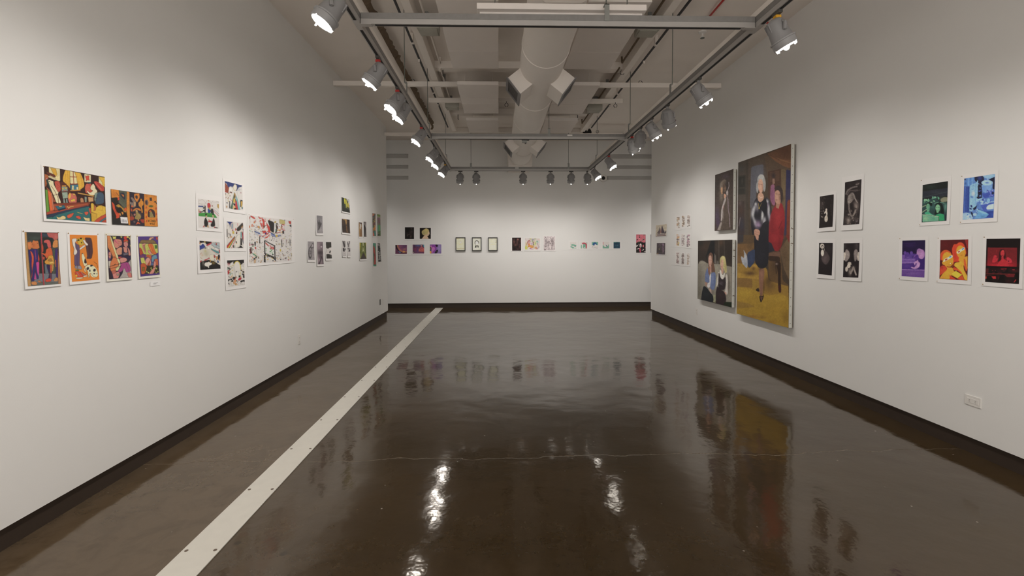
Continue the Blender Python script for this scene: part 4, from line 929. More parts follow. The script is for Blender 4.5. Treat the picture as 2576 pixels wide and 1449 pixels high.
art('L', C6, [(200, 148), (697, 192), (712, 830), (218, 860)], [(142, 68), (752, 105), (762, 906), (165, 956)], '''
O 4a4440 4 .45
b e2ddd2
p 26221f 205,150 500,155 490,200 440,240 380,250 340,190 260,200 215,210 ; p e08a50 200,190 225,190 230,240 205,230 ; p d8b430 315,160 345,160 350,200 330,200
p 2f3f94 205,260 240,270 280,220 320,250 350,300 330,330 260,350 210,385 ; l ebe8e4 14 205,250 240,260 265,210 300,210 330,260 370,280
p c83848 365,255 440,215 500,185 500,220 430,260 380,285 ; l d86a78 5 380,270 480,215
p b8c4c8 500,200 697,215 697,360 560,300 480,250 ; l 5a6670 6 520,180 690,200 ; l 5a6670 6 560,230 690,290 ; l 5a6670 5 500,250 560,300 690,340 ; l 5a6670 5 600,160 610,300 ; p c83838 600,210 625,210 625,250 605,250 ; p e8e6e2 560,310 650,340 670,400 600,380
p 5c9a9c 480,330 600,390 690,420 670,475 600,440 480,360 ; l c84a48 5 480,365 610,470 640,480 ; p c83a48 675,370 700,370 705,460 685,440
s cfc9b4 370,430 130,110 .8 ; s b8b08c 370,480 50,60 .5 ; s c8c060 345,400 30,30 .5 ; e 8a887c 345,325 28 22 ; p efe9df 400,290 440,290 460,340 420,370 390,340
l c85a50 6 215,480 260,440 ; l b89a70 10 230,560 260,580 ; s d8b088 270,500 30,40 .5
p c8343c 215,640 260,630 240,680 215,680 ; p c8343c 310,620 440,560 450,585 330,640 ; l efe8e0 8 330,600 430,590
p e8e2cc 440,500 540,470 570,560 560,640 490,640 450,600 ; p b84040 550,490 590,520 580,570 555,560 ; p ebe8e2 560,480 650,500 660,530 600,530
p d89860 600,530 650,530 650,600 610,620 ; p d89460 670,520 705,520 705,640 675,620 ; p 28242a 655,490 690,480 700,540 665,620 650,600 ; p 2c4a8c 640,620 665,640 670,690 630,680 ; p 2c4a8c 555,600 590,640 580,650
p 242120 215,690 260,650 330,640 440,610 480,640 560,640 640,710 705,750 712,830 218,860 ; s a09a90 290,690 30,70 .7 ; s 8a8478 320,760 12,60 .5 ; s b08c30 540,690 50,40 .7 ; p d8a038 450,615 475,615 480,665 455,660
p f0ebe0 320,720 345,675 400,675 430,655 460,680 500,690 500,730 460,750 430,760 435,810 410,815 400,780 350,775 325,750 ; l e8e4e0 5 560,650 640,700
n .05 6 6''', 'white print with a black base and a white splash shape', GB2, curl=.005)
art('L', C6, [(873, 628), (1285, 610), (1302, 1222), (905, 1275)], [(818, 545), (1335, 520), (1342, 1288), (842, 1362)], '''
O 4a4440 4 .45
b e8e4dc
p 262322 873,628 1285,610 1290,740 1230,700 1210,760 1150,650 1080,650 1040,720 1000,660 930,720 880,700
l c83848 9 890,700 920,690 940,720 910,745 890,720 ; l d86a70 6 900,760 940,770 ; p efece6 940,730 1010,660 1030,650 1010,760 950,790 ; l d8c860 9 950,780 1040,740
e eeeae2 1125,760 80 115 ; l e6cc24 15 1050,720 1075,665 1125,645 1165,670 1195,740 1208,850
l 8a8478 4 1040,740 1045,900 1080,1020 ; l dcc428 12 1195,925 1185,990 1160,1030
k 31 16 890 800 1030 850 14 12 0 2e2c2a 4a6a58 e8e4dc ; p c83038 885,880 940,850 935,930 890,985 ; k 32 14 940 860 1040 1040 14 22 70 d8c05a e8e4dc c8b890 8ab0a0
p 5a5450 1085,900 1110,890 1105,960 1085,1010 ; p 5a5450 1120,900 1135,1000 1110,1015 ; p efece4 1080,920 1150,900 1170,1040 1090,1050
k 33 18 1215 860 1300 980 14 14 0 2a2826 eae6de e8c8a0 2a2826 ; p efece6 1250,690 1280,690 1285,760 1255,760 ; p efece6 1215,760 1290,790 1290,850 1215,830
k 34 55 890 1000 1298 1240 18 26 80 242220 2c2826 ebe7e0 ebe7e0 242220 d8a070 ; p c82840 1130,1100 1180,1040 1230,1060 1200,1110 1150,1120 ; e e0a070 1068,1130 30 42 ; p c83038 1030,1090 1060,1070 1080,1090 1050,1100
p ebe7e2 910,1140 950,1080 960,1180 930,1220 ; p ebe7e2 1140,1180 1200,1170 1210,1230 1150,1240 ; p ebe7e2 970,1150 1020,1150 1020,1240 985,1250 ; p d8a83a 1060,1210 1085,1190 1085,1240 ; p ebe7e2 1230,1150 1285,1140 1290,1220 1240,1220
n .04 6 7''', 'lowest white print in the cluster, yellow ringed figure over a crowd', GB2, curl=.005)
art('L', C7, [(725, 112), (1765, 240), (1776, 1220), (738, 1290)], [(688, 52), (1838, 182), (1838, 1262), (700, 1362)], '''
O 4a4440 4 .45
b e9e5e1
k 40 170 740 420 1080 1270 4 14 84 e9e5e1 d8b888 2c2826 c8c0b8 e9e5e1 cfcac4 4a4240 d8b048
k 41 240 1380 560 1770 1200 4 14 86 e9e5e1 e9e5e1 3a3632 b8b0c0 d8c070 c8c0b8 8a8078 cfa8a0
k 42 50 740 1080 1760 1270 14 16 80 e9e5e1 dcbc98 2e2a28 dcc0a0 e0c8a8
k 53 80 740 420 1760 1250 3 15 88 2c2826 2c2826 8a4a48 b8a050 5a5450
k 43 60 740 130 1760 420 4 12 50 e9e5e1 c8a890 d8b048 e9e5e1 b8a8a0
k 51 46 760 150 1130 420 7 22 60 e9e5e1 b8b0b0 d8ccc0 cf5a48 8a8a90 ; k 52 36 1090 600 1360 740 6 12 30 8a94b8 d8b048 b8b0b0 3a3632 cf7a68
l a8a4a0 3 820,340 930,370 980,380 ; l a8a4a0 3 960,260 1000,300 ; l b8b2b0 3 1300,650 1300,760 ; l a8a4a8 4 1590,300 1620,880
p d8443a 760,120 790,125 870,165 885,205 830,190 780,150 ; p d8584a 730,140 745,150 760,210 745,200
p d8443a 950,140 980,145 1010,200 990,195 ; p d8443a 1035,165 1080,200 1110,240 1110,330 1120,390 1100,420 1070,400 1060,330 1070,270 1045,220
p d8443a 1000,280 1030,300 1060,400 1040,400 1010,330 ; p d8443a 1150,270 1190,340 1240,400 1250,480 1240,520 1210,540 1190,440 1165,350
k 44 26 960 180 1240 640 8 34 60 d8443a d8443a e9e5e1 e06a58 ; k 45 10 1130 480 1260 700 7 40 65 d8443a d8443a
p d04840 1030,500 1140,480 1160,540 1220,560 1180,580 1120,560 ; e 3a3a90 1135,555 15 25 ; e 3a3a90 1210,535 12 12 ; p 3a4a28 1085,370 1110,365 1115,410 1090,410
e e07838 862,285 13 24 ; e e07838 805,370 13 28 ; e d87040 745,390 12 32 ; p e0a850 945,370 985,375 985,430 950,420 ; l 6a6460 5 985,380 1000,430
p 3c5cac 862,490 1000,550 1000,575 862,510 ; l 6a7ab8 4 880,470 980,530 ; p c8ccd8 870,520 960,575 960,610 870,570 ; l 3c4c90 5 1000,570 1110,650
p 2d2b2a 1185,225 1260,245 1340,285 1345,340 1340,440 1335,540 1300,520 1250,490 1240,400 1210,310
l c8b050 6 1190,215 1200,240 ; p c8a840 1345,270 1390,250 1390,290 1350,300 ; l d8c070 6 1250,500 1360,580
p 3c5cac 1250,520 1360,580 1360,605 1265,555 ; p 8a98c8 1265,560 1360,610 1500,580 1500,620 1370,650 1265,600
p 3a3630 1385,300 1440,310 1440,400 1420,440 1410,520 1370,560 1365,540 1400,440 1385,400 ; p e9e5e1 1400,320 1430,330 1420,390 ; p 88c4bc 1370,440 1395,460 1390,500 1370,510
k 46 30 1410 320 1580 540 9 20 60 cf5040 e0b848 e9e5e1 d89a60 e9e5e1 c85a50 ; p c84840 1390,540 1500,515 1500,530 1400,555
p cdbf72 1475,210 1600,240 1610,330 1560,330 1470,310 ; l e6dfb0 4 1500,240 1505,310 ; l e6dfb0 4 1530,250 1535,310 ; l e6dfb0 4 1560,255 1565,315
k 47 16 1530 340 1600 480 8 24 85 c84a50 e0888a e9e5e1 ; p 33282c 1545,490 1580,480 1585,560 1545,555 ; p 2e2a28 1515,340 1530,340 1530,460 ; p 3c4c78 1590,220 1610,225 1605,250
p d0443a 1690,250 1755,260 1755,320 1730,330 1700,300 ; p 2d2a2c 1720,350 1760,340 1762,410 1720,370 ; p e8c040 1380,590 1430,590 1425,640 1380,635
e 1f1c1c 1115,745 18 24 ; l 2d2a28 24 1110,740 1115,1040 ; l 2d2a28 20 1150,745 1230,790 1355,855 ; l 2d2a28 24 1352,850 1362,1140 ; l 2d2a28 24 1110,1040 1230,1090 1375,1150
p e9e7e3 1128,770 1345,870 1350,1120 1128,1025 ; p d8433a 1128,770 1150,785 1225,860 1210,872 1130,800
p cc3f3a 1250,930 1262,880 1340,870 1342,940 1290,945 ; l e9e7e3 6 1290,930 1230,830 ; l e9e7e3 6 1290,930 1275,845 ; l e9e7e3 6 1290,930 1310,865 ; l e9e7e3 6 1290,930 1342,890 ; l cc3f3a 9 1285,925 1230,840 ; l cc3f3a 9 1285,925 1258,840
k 48 16 1140 910 1340 1060 14 12 30 48a058 3f9048 e9e7e3 6ab070 ; l c8a050 10 1230,900 1250,930
p 2d2a28 1120,1045 1375,1155 1390,1240 1330,1170 1200,1110 1120,1080 ; p 2a2826 1090,1070 1130,1090 1130,1255 1090,1250 ; k 49 14 1100 1060 1400 1200 10 16 80 e0c040 e9e5e1 dcbc98 2a2826
p 4a9a68 810,1030 870,1060 950,1130 900,1110 810,1050 ; p 6a2a30 740,940 790,880 805,1030 760,1050 ; p d84838 745,770 760,840 745,850 ; k 50 14 740 760 840 1000 8 26 70 cf4a3c 6a2a38 8aa890
p d84840 870,880 900,880 905,940 880,930 ; p 2c2a28 985,620 1000,620 1000,800 980,790 ; p 2c2a28 860,760 895,755 890,860 870,850 ; p dcb480 900,740 940,740 930,800 ; p 2c2826 840,1150 890,1150 840,1220 ; l 4a5a98 6 790,1190 830,1215 ; l d84838 10 815,1120 820,1160
p dcb890 840,1200 900,1170 890,1270 850,1280 ; p 2a2826 1515,700 1530,700 1540,880 1525,880 ; p 6a2838 1635,700 1645,700 1645,840 ; p 2a3038 1720,700 1735,700 1735,860 1725,850 ; p d8c060 1755,1040 1770,1040 1768,1110 ; p d84858 1675,1180 1695,1180 1690,1220 ; e d8c050 1495,960 16 32 ; p 2a2826 1530,1010 1560,1060 1570,1120 1550,1060
l 4a9a58 8 725,470 780,500
n .05 6 8''', 'widest white print, crowded street scene of red and black strokes', GB2, curl=.005, pins='01')
c = thing('wall_label', 'small white label card under the purple bordered print on the left wall', 'label', tuple(on_x(WL, 389, 720)+Vector((.001, 0, 0))))
def card(root, wall, x0, y0, x1, y1, lines=2):
    fn, nrm = WALLS[wall]; b0 = np.array(root.location)
    q = [np.array(fn(p)) for p in ((x0, y0), (x1, y0), (x1, y1), (x0, y1))]
    za, zb = (q[0][2]+q[1][2])/2, (q[2][2]+q[3][2])/2
    for i, z in enumerate((za, za, zb, zb)): q[i][2] = z
    q[1][1:2] = q[2][1:2] = (q[1][1]+q[2][1])/2
    U, V = np.meshgrid(np.linspace(0, 1, 4), np.linspace(0, 1, 4)); nr = np.array(nrm)
    P = bil(q, U, V)-b0+nr*.003; Pb = P-nr*.003
    grid_mesh('card', P, None, 'card', root)
    for k in range(lines):
        v0 = .36+k*.2
        U2, V2 = np.meshgrid(np.linspace(.3, .75-.15*k, 2), np.linspace(v0, v0+.05, 2))
        grid_mesh('text_line', bil(q, U2, V2)-b0+nr*.0035, None, 'ink', root)
    MB().box(-.0, .0, 0, 0, 0, 0)
card(c, 'L', 377, 707, 402, 719)
# ------------------------------------------------------------------ left wall, far half
C8 = (760, 530, 9.66); C9 = (850, 485, 7.245)
GC_ = 'small black and white photographs on the left wall'
def rectq(x0, y0, x1, y1): return [(x0, y0), (x1, y0), (x1, y1), (x0, y1)]
def grow(q, l, t, r, b): return [(q[0][0]-l, q[0][1]-t), (q[1][0]+r, q[1][1]-t), (q[2][0]+r, q[2][1]+b), (q[3][0]-l, q[3][1]+b)]
q = [(348, 113), (490, 132), (493, 550), (350, 547)]
art('L', C8, q, grow(q, 22, 30, 24, 52), '''
b 868284
s a09a9c 440,480 60,90 .7 ; s 6a686a 400,160 90,50 .5
p 4a4648 370,210 395,300 410,180 425,300 440,250 445,320 480,290 440,370 420,430 400,470 380,460 390,380 375,300 ; l 3c383a 7 385,470 430,400 465,320 ; l 5c585a 6 400,200 405,380
n .12 14 3''', 'single grey photograph of a leafy stalk, above a row of three', GC_, gain=1.3, curl=.014)
q = [(132, 745), (285, 750), (290, 1195), (138, 1198)]
art('L', C8, q, grow(q, 20, 45, 20, 50), '''
b 948e90
e 4a4648 190,1020 46,150 4 ; e 8a8486 195,1010 33,110 4 ; e 5c585a 190,1010 16,50 ; e 9a9496 186,1010 7,25 ; e 4a4648 255,850 25,66 ; e c0babc 255,850 13,44 ; l 4a4648 10 225,1050 235,900 ; l 4a4648 8 195,870 230,830
n .12 12 4''', 'grey photograph of a coiled ring shape, first in its row', GC_, gain=1.3, curl=.014)
q = [(358, 755), (500, 757), (509, 1298), (368, 1303)]
art('L', C8, q, grow(q, 18, 50, 18, 52), '''
b 75666c
s a08c94 400,850 50,120 .8 ; s 5a4c52 470,860 40,50 .8 ; e b8a8b0 463,877 20,22 ; s 3c3236 440,1020 90,60 .9 ; s a8949c 400,1180 40,90 .8 ; s 4a3e44 440,1120 50,60 .8 ; l 3c3238 24 470,1120 400,1300 ; s 8a7880 470,1250 26,50 .7 ; l 3c3238 20 490,1150 500,1290
n .12 12 5''', 'tall brownish photograph hanging lowest in the row of three', GC_, gain=1.3, curl=.014)
q = [(572, 762), (705, 764), (713, 1160), (580, 1166)]
art('L', C8, q, grow(q, 18, 40, 18, 52), '''
b d8d2ce
p 35332c 570,760 706,762 710,890 660,900 640,920 580,920 ; p 2e2c28 578,1060 640,1050 713,1080 713,1162 580,1166 ; s 6a6864 690,1100 20,40 .6
p 3a3836 650,1030 665,970 695,965 690,1010 665,1040 ; l 8a8682 4 600,920 605,1050 ; l 8a8682 4 630,920 640,1050 ; s a8a4a0 590,980 16,60 .6 ; l a8a4a0 4 660,900 650,1000
n .08 10 6''', 'photograph with black top and bottom bands and a leaf, last in its row', GC_, gain=1.2, curl=.014)
GD = 'prints on the far part of the left wall'
q = [(65, 80), (205, 122), (210, 368), (67, 335)]
art('L', C9, q, grow(q, 8, 12, 8, 22), '''
b 343a2c
p c8c8c4 130,90 205,115 208,240 190,200 170,130 ; l e0d818 26 118,110 128,190 ; l c8c030 20 150,130 160,250 ; l b89a30 16 175,200 180,260 ; l a8b040 14 140,180 150,280 ; l d8cc30 12 185,190 195,270 ; p 2c3828 65,85 110,95 115,200 80,260 66,250
p 2a2e26 67,260 208,290 210,368 67,335 ; l 5a6038 10 130,270 200,300 ; n .3 12 3''', 'photograph of a dark forest with bright yellow trees, top of its column', GD, curl=.02)
q = [(70, 470), (212, 492), (214, 742), (72, 724)]
art('L', C9, q, grow(q, 8, 12, 8, 26), '''
b 45372e
p b08a50 75,475 110,475 160,490 165,560 140,530 125,500 90,490 ; l c89a54 18 140,500 150,570 ; l a87840 14 150,600 160,720 ; s 30261f 110,640 40,80 .7 ; s 2e241e 195,600 20,100 .7 ; s 6a5038 90,540 20,50 .5
n .25 9 4''', 'dark brown photograph with a golden streak, middle of its column', GD, curl=.02)
q = [(78, 872), (136, 876), (138, 1150), (82, 1150)]
art('L', C9, q, grow(q, 8, 14, 8, 22), '''
b d8d2cf
p 3a3638 80,875 100,880 118,930 125,1000 105,990 90,920 ; p 2c2a2c 85,1010 110,1005 120,1070 90,1070 ; l 3a3638 9 120,880 130,980 ; e 2e2c2e 128,1030 9,20 ; l 8a8688 4 84,1080 84,1148 136,1148 136,1080 ; l b0a8a4 3 95,960 95,1020 ; s 8a8486 110,1110 8,10 .5
n .1 8 5''', 'left of two small black and white drawings below the brown photograph', GD, curl=.02)
q = [(164, 878), (218, 880), (221, 1152), (170, 1155)]
art('L', C9, q, grow(q, 5, 14, 6, 24), '''
b dcd6d3
l 4a4648 10 172,900 185,950 190,990 ; l 3a3638 10 212,880 208,930 ; e 5a5658 182,935 9,18 ; l 6a6668 8 200,930 192,980 ; p 2c2a2c 175,1010 196,1015 195,1035 178,1030 ; p 343032 205,1010 220,1010 220,1070 185,1070 185,1055 205,1045
n .06 8 6''', 'right of two small black and white drawings below the brown photograph', GD, curl=.02)
q = [(378, 537), (435, 542), (437, 802), (381, 800)]
art('L', C9, q, grow(q, 8, 14, 8, 20), '''
b a88050
p 4a3a38 380,538 435,545 433,575 400,560 ; p d8d4c8 392,560 420,570 425,620 400,620 ; e ded8d0 405,630 10,36 ; l c8a868 8 385,640 390,780 ; s 8a6038 410,760 25,60 .6 ; s 5a4030 425,700 10,50 .5 ; n .12 8 7''', 'narrow tan print with a pale figure, left of an upper pair', GD)
q = [(466, 527), (513, 530), (516, 804), (471, 803)]
art('L', C9, q, grow(q, 8, 12, 6, 18), '''
b 6c6460
p 2e2a2a 470,580 495,600 505,690 495,803 475,803 480,700 ; l c8bcb8 7 478,545 505,620 ; l d0c4c0 7 500,540 513,640 ; l b8aca8 5 508,680 500,800 ; s 8a8280 505,580 8,40 .6
n .15 8 8''', 'narrow dark print with pale diagonal stripes, right of an upper pair', GD)
q = [(392, 908), (512, 908), (513, 1205), (396, 1213)]
art('L', C9, q, grow(q, 8, 14, 8, 26), '''
b 6f7a34
p e2c81e 392,908 412,908 405,1010 394,1080 ; p e0c420 498,908 512,908 513,1000 505,960 ; l a8a850 10 440,915 405,1190 ; l a8ac58 10 470,915 508,1190 ; p d4d8b0 449,908 464,908 466,960 455,975 ; p c8c890 440,1080 456,980 480,1090 460,1060
p 4a3e38 396,1213 463,1085 513,1205 ; l 4a5a24 10 425,915 415,1100 ; l 4a5a24 12 490,915 500,1100 ; l 8c9448 6 430,930 425,1090 ; n .1 8 9''', 'green and yellow print of a dark triangular path', GD, curl=.018)
q = [(625, 370), (684, 381), (688, 788), (632, 788)]
art('L', C9, q, grow(q, 8, 12, 8, 20), '''
b 8a7058
p e0a090 628,385 650,378 660,420 635,470 628,460 ; k 8 26 630 400 686 640 10 26 60 a84848 3c7a6a 7a4a58 c87850 2e4a48 d8a858 ; p e8b460 668,600 686,590 686,690 670,680 ; e e0783c 660,650 16,30 ; p 2e8a80 655,700 688,700 688,788 660,788 ; p e8705c 632,740 655,735 660,788 634,788 ; l e8c040 8 640,690 650,640
n .1 8 3''', 'tall multicoloured collage print, upper left of the farthest group', GD)
q = [(712, 388), (772, 400), (775, 788), (717, 788)]
art('L', C9, q, grow(q, 5, 12, 8, 20), '''
b 8c8a74
p 8aac58 714,390 772,402 772,436 715,430 ; p c8bcae 715,430 772,436 772,455 716,450 ; k 12 14 718 460 770 570 12 16 40 a8688a c890a0 5a4a4a 8a7a70 ; p 5fae84 718,590 774,590 774,720 718,710 ; p 9cc850 750,600 762,600 762,700 750,690 ; k 13 16 718 705 773 788 10 16 60 4a6a3c 3c5838 5a8a48 6a7a50
n .1 8 4''', 'green and pink print with bands, upper right of the farthest group', GD)
q = [(637, 915), (691, 918), (696, 1338), (640, 1340)]
art('L', C9, q, grow(q, 8, 12, 8, 22), '''
b 4f9c80
p c0483e 642,960 668,985 680,1060 690,1180 688,1310 645,1310 655,1150 640,1050 ; l 3a6a54 6 642,960 638,1100 655,1200 645,1310 ; s 8a2e2c 665,1150 16,90 .5 ; l 2f3a34 4 643,1312 690,1305 ; e 3c2a28 660,1130 4,30
n .08 9 5''', 'red figure on a green ground, tallest print of the farthest group', GD)
q = [(720, 916), (766, 918), (786, 1256), (731, 1258)]
art('L', C9, q, grow(q, 5, 12, 8, 22), '''
b 8c8a84
k 14 22 722 930 782 1250 9 34 85 2a2826 e0dcd8 3a3836 d8d4d0 2e2c2a ; p 2a2826 728,980 755,985 750,1040 735,1030 ; l e4e0dc 8 740,1060 755,1200 ; p 2a2826 728,1215 775,1225 765,1258 732,1258
n .1 8 6''', 'black and white brush print, lower right of the farthest group', GD)
# ------------------------------------------------------------------ back wall
C10 = (985, 560, 16.1); C11 = (970, 540, 8.31); C12 = (1280, 585, 19.815); C13 = (1425, 600, 11.98); C13b = (1270, 570, 6.779)
GE = 'small prints on the back wall'
q = rectq(542, 190, 912, 665)
art('B', C10, q, grow(q, 40, 40, 40, 45), '''
b 18120f
s 4a3c3a 810,240 40,40 .9 ; s 3c302e 800,380 90,90 .9 ; s 4a3c3a 650,500 40,80 .8 ; l 4a3c3a 26 640,510 740,460 ; s 52423f 780,560 50,90 .9 ; s 3a2e2c 880,500 20,110 .8 ; s 18120f 720,560 16,60 .8 ; s 18120f 840,600 10,70 .8 ; n .2 25 3''', 'almost black print with a faint seated figure on the back wall', GE, curl=.012, dens=2.4)
q = rectq(1143, 212, 1592, 658)
art('B', C10, q, grow(q, 40, 40, 40, 45), '''
b 1c1412
p c2b06c 1215,370 1270,300 1340,270 1400,225 1460,255 1515,290 1530,400 1480,480 1400,470 1340,510 1280,510 1235,450 ; s a09468 1300,420 60,80 .7 ; s e0cc80 1400,300 70,50 .7
p d8b898 1490,350 1520,350 1545,440 1530,460 1500,530 1440,560 1490,600 1500,658 1220,658 1290,570 1340,500 1400,480 1460,460 ; p c8a888 1545,450 1560,480 1535,490 ; p 120e0c 1440,560 1500,530 1530,560 1500,600 ; s c8b078 1430,470 40,40 .6 ; n .05 20 4''', 'profile of a blonde curly head on black, on the back wall', GE, curl=.012, dens=2.4)
q = rectq(155, 903, 625, 1268)
art('B', C10, q, grow(q, 40, 40, 40, 42), '''
b 8a5468
e b07058 560,830 350,400 ; e 844a6c 560,820 300,350 ; e 6f4468 480,960 120,90 ; s 5a3a5c 560,940 70,60 .7 ; s 9a5470 360,980 60,60 .6 ; s b08a60 520,1080 60,40 .6
p 2a1c24 155,903 210,903 240,1040 330,1170 460,1225 620,1205 625,1225 450,1250 330,1240 200,1100 155,960 ; p 5a8ab0 240,1120 330,1180 400,1215 340,1225 270,1170 ; p 6a3858 155,1000 250,1130 340,1230 480,1245 625,1220 625,1268 155,1268 ; p dc9c4a 455,1180 470,1120 500,1150 550,1150 540,1200 480,1205 ; n .15 18 3''', 'leftmost purple print on the back wall, curved rosy rim', GE, curl=.016, dens=2.4)
q = rectq(855, 890, 1322, 1253)
art('B', C10, q, grow(q, 40, 40, 40, 45), '''
b 6a3c5e
s 3a2a40 930,960 30,100 .8 ; s 4a6a9a 1080,930 130,40 .9 ; p 3fa0b0 1280,890 1322,890 1322,1010 1290,980 ; s 8a3a58 960,1080 60,60 .8 ; s 5a4a80 1080,1120 60,100 .7 ; p b85a60 1110,1050 1180,1000 1290,1000 1322,1060 1322,1200 1150,1180 1090,1160 ; s d87058 1260,1110 60,40 .8 ; p e0b89a 1180,915 1240,920 1220,960 1190,945 ; s c87a70 1220,980 40,20 .8 ; l d89a50 14 1120,1060 1130,1160 ; p 283038 860,1160 920,1170 940,1215 870,1200 ; e c8c0a8 895,1200 22,14 ; n .25 20 4''', 'middle purple print on the back wall with a pink shape at right', GE, curl=.016, dens=2.4)
q = rectq(1548, 885, 2015, 1253)
art('B', C10, q, grow(q, 40, 40, 40, 48), '''
b 7e68a2
s a090c4 1930,1050 90,150 .8 ; s 9a8ac0 1950,940 60,40 .7 ; p 8a3fa0 1620,890 1790,885 1830,1000 1820,1100 1760,1180 1680,1253 1590,1253 1640,1100 1560,960 ; e c06cb8 1690,1060 70,80 ; s e090b0 1600,980 40,60 .8 ; s d890c8 1660,1160 30,90 .7
e 4a4a38 1560,1060 55,85 ; e 7a7a58 1560,1060 30,55 ; p e0aa30 1548,1160 1600,1140 1625,1200 1600,1253 1548,1253 ; p 241824 1770,895 1850,888 1885,940 1860,980 1800,980 ; p 2a1c2a 1740,1253 1760,1180 1840,1090 1890,1120 1870,1200 1810,1250 ; s 6a7a48 1840,1180 16,30 .6 ; n .1 18 5''', 'rightmost purple print on the back wall, violet bloom with black petals', GE, curl=.016, dens=2.4)
GF = 'black framed shadow boxes on the back wall'
def shadow_box(x0, y0, x1, y1, lab, spec):
    A = on_y(YB, C11[0]+x0/C11[2], C11[1]+y0/C11[2]); B_ = on_y(YB, C11[0]+x1/C11[2], C11[1]+y1/C11[2])
    dpt = .055; sc = (YB-dpt)/YB
    xc = (A.x+B_.x)/2*sc; wd = (B_.x-A.x)/2*sc; zt = EYE+(A.z-EYE)*sc; zb = EYE+(B_.z-EYE)*sc
    root = thing('shadow_box', lab, 'frame', (xc, YB, zb), GF); h = zt-zb; t = .016
    for a in ((-wd, wd, 0, t), (-wd, wd, h-t, h), (-wd, -wd+t, t, h-t), (wd-t, wd, t, h-t)):
        MB().box(a[0], a[1], -dpt, 0, a[2], a[3]).build('frame_side', 'frame', root, bevel=.002)
    MB().box(-wd+t, wd-t, -.012, 0, t, h-t).build('backing', 'cream', root)
    q = [(C11[0]+x/C11[2], C11[1]+y/C11[2]) for x, y in rectq(x0+14, y0+16, x1-12, y1-12)]
    nu, nv = 44, 62; cvs = Canvas(q, nu, nv); cvs.cr = C11; cvs.run(spec)
    U, V = np.meshgrid(np.linspace(0, 1, nu), np.linspace(0, 1, nv)); rg = vnoise(U*10, V*10, 1.7, int(x0)); lum = cvs.I.reshape(nv, 2, nu, 2, 3).mean(axis=(1, 3, 4))
    P = np.stack([-(wd-t)+U*2*(wd-t), -.020-.006*rg-.004*lum, h-t-V*(h-2*t)], -1)
    grid_mesh('relief', P, cvs.colours(1.32), 'ink_print', root)
shadow_box(1463, 472, 1668, 755, 'left shadow box, cream relief with a faint round shape', '''
b e4dcb8 ; l d0c8a0 8 1525,610 1550,630 1590,630 1612,605 ; e ece6cc 1570,580 24 28 ; l c8bf98 5 1546,580 1570,550 1594,580 1570,608 1546,580 ; s c0b894 1500,500 60,16 .5 ; l b8b08c 7 1490,712 1645,708 ; n .06 14 3''')
shadow_box(1805, 472, 2005, 755, 'middle shadow box, dark ribbon rosette on cream', '''
b e6e0c4 ; l 2e3230 13 1866,600 1870,570 1888,550 1908,545 1930,555 1946,575 1946,600 ; l 2e3230 10 1875,625 1866,600 ; e ece8d4 1908,590 28 34 ; p 282b2a 1885,635 1900,640 1895,690 1862,690 ; p 282b2a 1920,640 1932,635 1950,685 1925,688 ; l 3a3c3a 5 1905,640 1905,688 ; l 3a3c3a 4 1914,640 1916,685 ; n .05 12 4''')
shadow_box(2142, 472, 2340, 755, 'right shadow box, cream relief paper torn at the right edge', '''
b e6dfc0 ; s cfc8a6 2240,625 50,8 .8 ; l c4bc98 4 2160,520 2310,515 ; l a8a07c 6 2290,585 2335,580 ; l b0a884 6 2318,530 2322,570 ; s d8d0ac 2220,560 60,30 .5 ; n .07 14 5''')
q = rectq(165, 250, 612, 905)
art('B', C12, q, grow(q, 45, 50, 45, 50), '''
b 2a1c1a
s 7a504a 260,440 40,150 .9 ; s a0685e 450,340 50,50 .9 ; s 6a443e 420,440 60,70 .7 ; s 8a5a52 570,400 20,160 .7 ; s 7a4e46 330,620 60,70 .8 ; s 6a423c 420,570 40,80 .7 ; s 704848 540,680 40,110 .7 ; s 1a1414 340,350 30,80 .8 ; s 181210 290,800 70,70 .8 ; s 5a3a3e 450,830 50,30 .6 ; s 1c1614 500,500 40,30 .6 ; n .35 50 3''', 'dark red brown print right of the shadow boxes', GE, curl=.012, dens=2.4)
q = rectq(805, 285, 1545, 848)
art('B', C12, q, grow(q, 45, 50, 45, 60), '''
b d6ccc8
s c8cc60 860,760 60,110 1 ; p c6ca58 812,680 880,660 930,740 920,835 812,840 ; s d8cc80 880,560 60,90 .6 ; l a04038 26 900,620 920,500 970,410 1040,390 1070,450 ; s c87068 1000,470 50,60 .8 ; e d86a28 1005,580 40,44 ; p d8923c 930,700 1000,600 1130,640 1240,660 1250,740 1150,790 1000,700 940,780 ; s d8a060 1170,680 70,50 .8
s b8b860 1090,320 50,40 .8 ; s 7a7890 1200,360 60,40 .9 ; s 9ab070 1310,320 60,30 .7 ; s 7a9450 1170,430 40,40 .8 ; s c08ac0 1130,560 40,50 .8 ; s 6a3a38 1220,510 30,60 .9 ; s 3f5a34 1230,600 30,40 .9 ; s d0cc70 1310,560 60,110 .9 ; s 6ab080 1340,540 20,50 .8 ; s 2f8a68 1410,450 30,40 .9 ; s 90c0c0 1460,480 24,40 .8 ; l a06a80 16 1420,520 1450,620 1500,720
s c8804c 1350,760 70,60 .9 ; s a84848 1400,810 40,20 .8 ; l 7a6aa0 18 1500,700 1480,760 1440,790 ; s 9a4a78 1080,800 50,24 .9 ; l b06090 22 1050,800 1120,820 1230,820 ; s c8c880 1220,740 24,50 .7 ; s e0a890 1500,360 50,20 .7 ; l b8b040 12 1290,400 1330,480 ; n .08 40 4''', 'rainbow coloured figure print on the back wall', GE, curl=.02, dens=2.4)
q = rectq(1742, 188, 2298, 887)
